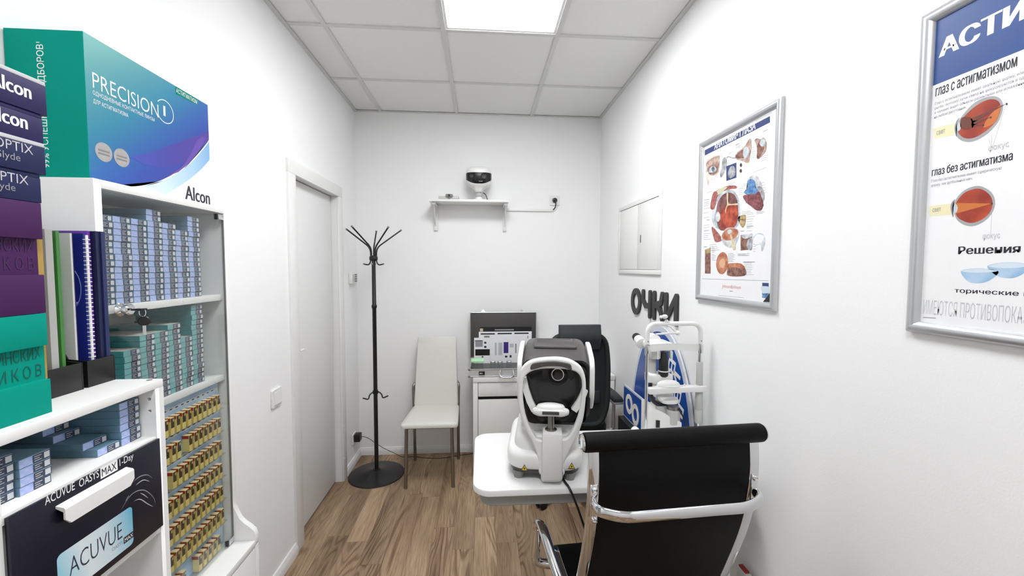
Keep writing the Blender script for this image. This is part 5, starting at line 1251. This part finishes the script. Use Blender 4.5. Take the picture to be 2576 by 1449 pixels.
# right sleeve and chin rest
for (b0, b1, r) in ((592, 850, .0132), (912, 1130, .0155), (1130, 1280, .017)):
    MB().lathe([(0, 0), (r*.9, 0), (r, .003), (r, sl(905, b0).z-sl(905, b1).z-.004), (r*.85, sl(905, b0).z-sl(905, b1).z), (0, sl(905, b0).z-sl(905, b1).z)], c=(XRp, SY, sl(905, b1).z), n=22).obj('height_sleeve', LGREY, sm, 50)
zc0, zc1 = sl(900, 915).z, sl(900, 852).z
cyb = SY-.012
m = MB(); m.loft([[(x, cyb-d, z0_), (x, cyb+d, z0_), (x, cyb+d, z1_), (x, cyb-d, z1_)] for x, d, z0_, z1_ in ((XLp+.002, .014, zc0-.006, zc1-.004), (XLp+.03, .018, zc0-.006, zc1-.004), (XLp+.05, .02, zc0-.003, zc1-.001), (XRp-.05, .02, zc0+.002, zc1), (XRp-.02, .017, zc0, zc1), (XRp+.02, .016, zc0, zc1+.001))]); m.obj('chin_bar', SLW, sm, 40, bevel=.003)
cmx = sl(560, 800).x
m = MB(); m.loft([[(cmx+.05*cos(t_)*k, SY+.008+.024*sin(t_)*k, zc1-.006+z) for t_ in [2*pi*i/28 for i in range(28)]] for k, z in ((1, 0), (1.02, .008), (.92, .016), (.6, .024), (.2, .027))]); m.obj('chin_cup', SLW, sm, 60)
m = MB(); m.loft([[(cmx+x*k, SY-.02+y*k, zc1+z) for x, y in [(-.056, .004), (-.03, -.010), (0, -.013), (.03, -.010), (.056, .004), (.03, .004), (0, .0), (-.03, .004)]] for k, z in ((1, -.004), (1, .004))]); m.obj('chin_lip', SLW, sm, 50)
MB().cyl((cmx+.062, SY-.012, zc1), (cmx+.062, SY-.012, zc1+.008), .004, n=12).obj('paper_pin', SLW, sm, 50)
# fixation target
kx = sl(530, 130).x
MB().lathe([(0, 0), (.0095, 0), (.0095, .004), (.006, .005), (.006, .009), (0, .009)], c=(kx, SY, ztop+.008), n=18).obj('fixation_post', SLW, sm, 50)
k0_ = sl(498, 75); m = MB(); m.ball((k0_.x+.004, SY, k0_.z), .013, (1, .8, .75)); m.ball((k0_.x-.012, SY, k0_.z-.001), .009, (.8, .9, .75)); m.obj('fixation_knob', SLW, sm, 60)
j1, j2 = sl(560, 170), sl(632, 255); j3 = sl(380, 268)
m = MB(); m.tube([(kx, SY, ztop-.008), j1-Vector((0, .01, .004)), j2-Vector((0, .014, 0))], .0045, 10); m.obj('fixation_link', SLW, sm, 60)
MB().ball(j2-Vector((-.002, .014, 0)), .0105).obj('fixation_joint', SLW, sm, 60)
MB().tube([j2-Vector((0, .014, 0)), j2*.75+j3*.25-Vector((0, .016, -.001)), j3-Vector((0, .02, 0))], .0055, 10, scales=[1, .9, .7]).obj('fixation_arm', SLW, sm, 60)
# microscope
my = SY+.11
m0 = onY(*C3(455, 375), my)
box('microscope_body', SLW, sm, onY(*C3(300, 400), my).x, onY(*C3(560, 400), my).x, my-.05, my+.06, onY(*C3(450, 455), my).z, onY(*C3(450, 352), my).z, bev=.014, seg=3)
for (a_, b_, c_, d_, yo) in ((250, 385, 205, 330, .10), (400, 345, 355, 305, .13)):
    p_ = onY(*C3(a_, b_), my+.05); q_ = onY(*C3(c_, d_), my+yo)
    e = MB().cyl(p_, q_, .026, .021, n=22).obj('eyepiece', SLW, sm, 50)
    dv = (q_-p_).normalized(); MB().tube([q_-dv*.001, q_+dv*.012, q_+dv*.03], .0195, 20, scales=[1, 1.08, .95]).obj('eyecup', RUBBER, e, 50)
box('objective_block', LGREY, sm, onY(*C3(335, 500), SY+.07).x, onY(*C3(445, 500), SY+.07).x, SY+.05, SY+.13, onY(*C3(390, 552), SY+.07).z, onY(*C3(390, 455), SY+.07).z, bev=.006)
box('microscope_arm', LGREY, sm, onY(*C3(338, 600), SY+.09).x, onY(*C3(400, 600), SY+.09).x, SY+.075, SY+.115, onY(*C3(370, 760), SY+.09).z, onY(*C3(370, 540), SY+.09).z, bev=.005)
# lamp tube
ly = SY+.06; lx = onY(*C3(495, 600), ly).x
zt_, zb2 = onY(*C3(495, 478), ly).z, onY(*C3(495, 758), ly).z
hh = zt_-zb2; rr_ = .0205
lt = MB().lathe([(0, 0), (rr_*.7, 0), (rr_, .006), (rr_*1.04, hh*.2), (rr_, hh*.3), (rr_, hh*.65), (rr_*.85, hh*.72), (rr_*.62, hh*.95), (rr_*.55, hh), (0, hh)], c=(lx, ly, zb2), n=26).obj('lamp_tube', BLACKP, sm, 50)
MB().lathe([(rr_*1.0, 0), (rr_*1.1, .001), (rr_*1.1, .0045), (rr_*1.0, .0055)], c=(lx, ly, zb2+hh*.21), n=26).obj('lamp_ring', SLW, lt, 50)
for xx, aa in ((-.031, 0), (.033, 0)): box('lamp_bracket', SLW, sm, lx+xx-.004, lx+xx+.004, ly-.012, ly+.02, zt_-.03, zt_+.004, bev=.002)
ly2 = SY+.07
def sbox(name, a0, b0, a1, b1, y0, y1, mat=SLW, bev=.006):
    p, q_ = onY(*C3(a0, b1), y0), onY(*C3(a1, b0), y0); return box(name, mat, sm, p.x, q_.x, y0, y1, p.z, q_.z, bev=bev, seg=3)
sbox('mirror_block', 345, 735, 608, 850, SY+.05, SY+.12)
sbox('lamp_column', 410, 845, 615, 1010, SY+.06, SY+.12)
# lower swing arm
z1_ = onY(*C3(560, 985), SY+.03).z; z0_ = onY(*C3(560, 1105), SY+.0).z
m = MB(); xa_, xb_ = onY(*C3(455, 1050), SY+.03).x, onY(*C3(668, 1050), SY+.01).x
m.loft([[(x, y, z) for x, y in rrect(xa_+i, xb_-i, SY-.005+i, SY+.075-i, .022, 5)] for i, z in ((.003, z0_+.012), (0, z0_+.016), (0, z1_-.012), (.003, z1_-.008))]); m.obj('swing_arm', SLW, sm, 40)
cxx = onY(*C3(603, 1200), SY+.02).x
za_, zb_2 = onY(*C3(603, 1130), SY+.02).z, onY(*C3(603, 1290), SY+.02).z
MB().lathe([(0, 0), (.026, 0), (.029, .004), (.029, za_-zb_2-.004), (.026, za_-zb_2), (0, za_-zb_2)], c=(cxx, SY+.02, zb_2), n=14).obj('pivot_housing', LGREY, sm, 25)
MB().lathe([(0, 0), (.024, 0), (.024, .014), (0, .014)], c=(cxx, SY+.02, za_), n=22).obj('pivot_ring', STEEL, sm, 40)
m = MB(); pth = cr([onY(*C3(350, 830), SY+.03), onY(*C3(345, 950), SY+.03), onY(*C3(375, 1030), SY+.035), onY(*C3(440, 1075), SY+.04), onY(*C3(520, 1095), SY+.045)], 6, False); m.tube(pth, .010, 10, scales=[.7]*6+[1]*(len(pth)-6)); m.obj('cable_guide', BLACKP, sm, 60)
sbox('cross_slide', 415, 1095, 540, 1210, SY+.03, SY+.10, LGREY, .004)
pB0, pB1 = onY(*C3(378, 1400), SY+.0), onY(*C3(690, 1180), SY+.0)
m = MB(); m.loft([[(pB0.x, SY+.03, TZ+.0005), (pB1.x, SY-.015, TZ+.0005), (pB1.x, SY+.13, TZ+.0005), (pB0.x, SY+.14, TZ+.0005)], [(pB0.x, SY+.03, TZ+.155), (pB1.x, SY-.015, TZ+.098), (pB1.x, SY+.13, TZ+.098), (pB0.x, SY+.14, TZ+.16)]]); m.obj('base_block', SLW, sm, 30, bevel=.005)
c_ = onY(*C3(430, 1295), SY+.021)
box('rating_plate', BLACKP, sm, c_.x-.009, c_.x+.009, SY+.0165, SY+.024, c_.z-.016, c_.z+.016)
m = MB(); m.ball((pB0.x-.045, SY+.09, TZ+.0225), .02, (1, 1, 1.1)); m.obj('slide_cap', SLW, sm, 60)
MB().cyl((cxx-.03, SY+.10, TZ+.09), (cxx-.03, SY+.10, TZ+.19), .014, n=18).obj('joystick_column', LGREY, sm, 50)
w_ = [onY(*C3(662, 1120), SY+.0), onY(*C3(700, 1180), SY-.01), onY(*C3(740, 1270), SY-.02), onY(*C3(790, 1390), SY-.02), Vector((onY(*C3(800, 1400), SY-.02).x+.005, SY-.03, TZ+.006)), Vector((.92, SY-.05, TZ+.006))]
MB().tube(cr(w_, 6, False), .0032, 8).obj('lamp_cable', BLACKP, sm, 60)
sm['label'] = 'white slit lamp microscope with a head frame on the instrument table'

# ---- operator's office chair
OC = Vector((.592, 2.735, 0))
oc = thing('office_chair', 'dark mesh office chair with headrest drawn up to the desk', 'office chair', OC, rotz=radians(181), local=True)
for k in range(5):
    a = radians(36+72*k); d = Vector((cos(a), sin(a), 0)); z = Vector((0, 0, 1)); o_ = Vector((0, .065, 0))
    sp = MB().sweep([o_+z*.11+d*.03, o_+z*.10+d*.15, o_+z*.08+d*.27], [(-.02, -.012), (.02, -.012), (.014, .012), (-.014, .012)], up=(0, 0, 1)).obj('base_spoke', BLACKP, oc, 40)
    n_ = Vector((-d.y, d.x, 0)); c = o_+d*.27+z*.03
    m = MB()
    for s_ in (-1, 1): m.tube([c+n_*s_*.006, c+n_*s_*.026], .03, 18)
    m.cyl(c+z*.015, c+z*.055, .008, n=10); m.obj('caster', RUBBER, sp, 40)
MB().lathe([(0, .06), (.035, .06), (.04, .1), (.035, .14), (.026, .15), (.026, .28), (.016, .28), (.016, .42), (0, .42)], c=(0, .065, 0), n=20).obj('gas_lift', BLACKP, oc, 40)
box('seat_mechanism', BLACKP, oc, -.08, .08, -.06, .16, .42, .445, bev=.006)
m = MB(); so = rounded([(-.23, -.26), (.23, -.26), (.24, .12), (.2, .17), (-.2, .17), (-.24, .12)], .07)
m.loft([[Vector((p.x*s_, p.y*s_, z)) for p in so] for s_, z in ((.92, .445), (1, .46), (1, .49), (.97, .51), (.85, .52))]); m.obj('seat', PADM, oc, 50)
# backrest frame (outline tube) and mesh sheet
def bp(x, z): return Vector((x, .235+.05*((z-.55)/.6)**1.0-.35*x*x*0, z))
of = rounded([(-.16, .54), (.16, .54), (.198, .66), (.192, .95), (.165, 1.125), (-.165, 1.125), (-.192, .95), (-.198, .66)], .09, 7)
fr = MB().tube([bp(p.x, p.y) for p in of], .019, 10, closed=True, ry=.016).obj('back_frame', MESHM, oc, 60)
m = MB(); vs_ = [m.bm.verts.new(bp(p.x, p.y)+Vector((0, -.002, 0))) for p in of]; cv = [m.bm.verts.new(bp(p.x*.5, .85+(p.y-.85)*.5)+Vector((0, -.02, 0))) for p in of]; ct = m.bm.verts.new(bp(0, .85)+Vector((0, -.026, 0)))
for i in range(len(vs_)):
    j = (i+1) % len(vs_); m.bm.faces.new((vs_[i], vs_[j], cv[j], cv[i])); m.bm.faces.new((cv[i], cv[j], ct))
m.obj('back_mesh', MESHM, oc, 80)
MB().sweep([(0, .1, .435), (0, .22, .45), (0, .262, .52), (0, .268, .62)], [(-.03, -.01), (.03, -.01), (.03, .01), (-.03, .01)], up=(0, 0, 1) if False else None).obj('back_bar', BLACKP, oc, 40)
box('lumbar_pad', PADM, oc, -.15, .15, .225, .25, .68, .76, bev=.01)
m = MB(); loops = []
for k in range(9):
    u = k/8; z = 1.04+u*.15; y = .285+.012*sin(u*pi)+.01*u; th = .028*(.55+.45*sin(pi*min(max(u, .08), .92)))
    loops.append([(x, y+b_, z) for x, b_ in rrect(-.132, .132, -th, th, min(.02, th*.9), 4)])
m.loft(loops); m.obj('headrest', PADM, oc, 60)
for sx in (-1, 1):
    MB().tube(arc_path([(sx*.18, .12, .45), (sx*.285, .12, .455), (sx*.285, .12, .66)], .03), .011, 10).obj('arm_post', ALU, oc, 50)
    MB().box(sx*.285-.035, sx*.285+.035, -.05, .205, .652, .668, bev=.005).obj('arm_plate', ALU, oc, 40)
    m = MB(); m.loft([[(sx*.285+x, y, z) for x, z in rrect(-.034, .034, .6685, .6685+h, min(.012, h*.45), 4)] for y, h in ((-.06, .02), (-.02, .03), (.1, .035), (.19, .03), (.205, .02))]); m.obj('arm_pad', PADM, oc, 50)

# ---- patient chair in front
PCx = Vector((.5485, 1.098, 0)); pcr = radians(3.6)
pc_ = thing('patient_armchair', 'black leather armchair with chrome frame in front of the instrument table', 'armchair', PCx, rotz=pcr, local=True)
prof = [(0.0, 1.045), (-.006, .98), (-.004, .92), (.004, .86), (.016, .8), (.034, .74), (.056, .68), (.08, .62), (.1, .57), (.122, .52), (.155, .475), (.205, .45), (.27, .44), (.36, .441), (.42, .445), (.45, .44), (.465, .425)]
pv = cr([Vector((0, a, b)) for a, b in prof], 3, False)
HW = .243
for sx in (-1, 1):
    sec = [(-.006, -.016), (.006, -.016), (.006, .016), (-.006, .016)]
    loops = []
    P = [Vector((sx*HW, p.y, p.z)) for p in pv]
    m = MB(); m.sweep(P, [(.017*cos(2*pi*i/16)*abs(cos(2*pi*i/16))**-.35 if abs(cos(2*pi*i/16)) > 1e-3 else 0, .0075*sin(2*pi*i/16)) for i in range(16)] if False else [(x, y) for x, y in rrect(-.0065, .0065, -.0165, .0165, .004, 3)], up=None)
    rail = m.obj('side_rail', CHROME, pc_, 40)
m = MB(); loops = []
for i, p in enumerate(pv):
    q0 = pv[max(i-1, 0)]; q1 = pv[min(i+1, len(pv)-1)]; t_ = (q1-q0).normalized(); n_ = Vector((0, t_.z, -t_.y))
    W_ = HW-.0075
    loops.append([p+n_*.006+Vector((-W_, 0, 0)), p+n_*.006+Vector((W_, 0, 0)), p-n_*.006+Vector((W_, 0, 0)), p-n_*.006+Vector((-W_, 0, 0))])
m.loft(loops); m.obj('sling', LEATHER, pc_, 60)
RZ = 1.058
MB().lathe([(0, -.272), (.021, -.272), (.0265, -.268), (.027, -.26), (.027, .26), (.0265, .268), (.021, .272), (0, .272)], M=Matrix.Translation((0, 0, RZ)) @ Matrix.Rotation(pi/2, 4, 'Y'), n=30).obj('head_roll', LEATHER, pc_, 50)
for sx in (-1, 1): MB().lathe([(0, 0), (.024, 0), (.0235, .004), (.017, .007), (.015, .0045), (0, .0045)], M=Matrix.Translation((sx*.2722, 0, RZ)) @ Matrix.Rotation(sx*pi/2, 4, 'Y'), n=28).obj('roll_cap', CHROME, pc_, 40)
# cross bar behind the back
zbz = .888
path = arc_path([(-HW, -.006, zbz), (-HW, -.045, zbz), (-HW+.06, -.075, zbz-.004), (HW-.06, -.075, zbz-.004), (HW, -.045, zbz), (HW, -.006, zbz)], .05, 7)
MB().sweep(path, [(.009*cos(2*pi*i/16), .0165*sin(2*pi*i/16)) for i in range(16)], up=(0, 0, 1)).obj('cross_bar', CHROME, pc_, 60)
for sx in (-1, 1):
    fl = box('cross_bar_bracket', CHROME, pc_, sx*HW-.011, sx*HW+.011, -.015, -.0075, zbz-.055, zbz+.055, bev=.003)
    for dz in (-.042, .042): MB().lathe([(0, 0), (.0085, 0), (.0085, .003), (.005, .0065), (.003, .005), (0, .005)], M=Matrix.Translation((sx*HW, -.015, zbz+dz)) @ Matrix.Rotation(pi/2, 4, 'X'), n=18).obj('bolt', CHROME, fl, 40)
# arms
for sx in (-1, 1):
    path = arc_path([(sx*.25, .11, .47), (sx*.288, .165, .52), (sx*.312, .28, .602), (sx*.318, .325, .62), (sx*.325, .37, .595), (sx*.33, .39, .43), (sx*.25, .38, .42)], .035, 7)
    MB().sweep(path, [(.018*cos(2*pi*i/16), .014*sin(2*pi*i/16)) for i in range(16)]).obj('armrest', CHROME, pc_, 60)
# swivel base
for k in range(5):
    a = radians(54+72*k); d = Vector((cos(a), sin(a), 0)); z = Vector((0, 0, 1)); o_ = Vector((0, .28, 0))
    sp = MB().sweep([o_+z*.105+d*.03, o_+z*.095+d*.16, o_+z*.078+d*.28], [(-.018, -.01), (.018, -.01), (.012, .01), (-.012, .01)], up=(0, 0, 1)).obj('base_spoke', CHROME, pc_, 40)
    c = o_+d*.28+z*.028; n_ = Vector((-d.y, d.x, 0)); m = MB()
    for s_ in (-1, 1): m.tube([c+n_*s_*.005, c+n_*s_*.023], .028, 16)
    m.cyl(c+z*.012, c+z*.055, .007, n=10); m.obj('caster', RUBBER, sp, 40)
MB().lathe([(0, .065), (.035, .065), (.038, .12), (.028, .13), (.028, .27), (.017, .27), (.017, .395), (0, .395)], c=(0, .28, 0), n=20).obj('gas_lift', CHROME, pc_, 40)
box('seat_mechanism', BLACKP, pc_, -.235, .235, .2, .36, .395, .431, bev=.006)
# ---- small red and white outlet strip low on the right wall
p = onX(1888, 1443, XR-.02)
ps = thing('power_strip', 'white power strip with a red switch low on the right wall', 'power strip', (XR-.02, p.y, p.z-.06))
box('strip_body', WHITEP, ps, XR-.04, XR-.0168, p.y-.16, p.y+.05, p.z-.06, p.z-.004, bev=.004)
box('switch', RED, ps, XR-.036, XR-.02, p.y+.004, p.y+.044, p.z-.0042, p.z+.004, bev=.002)
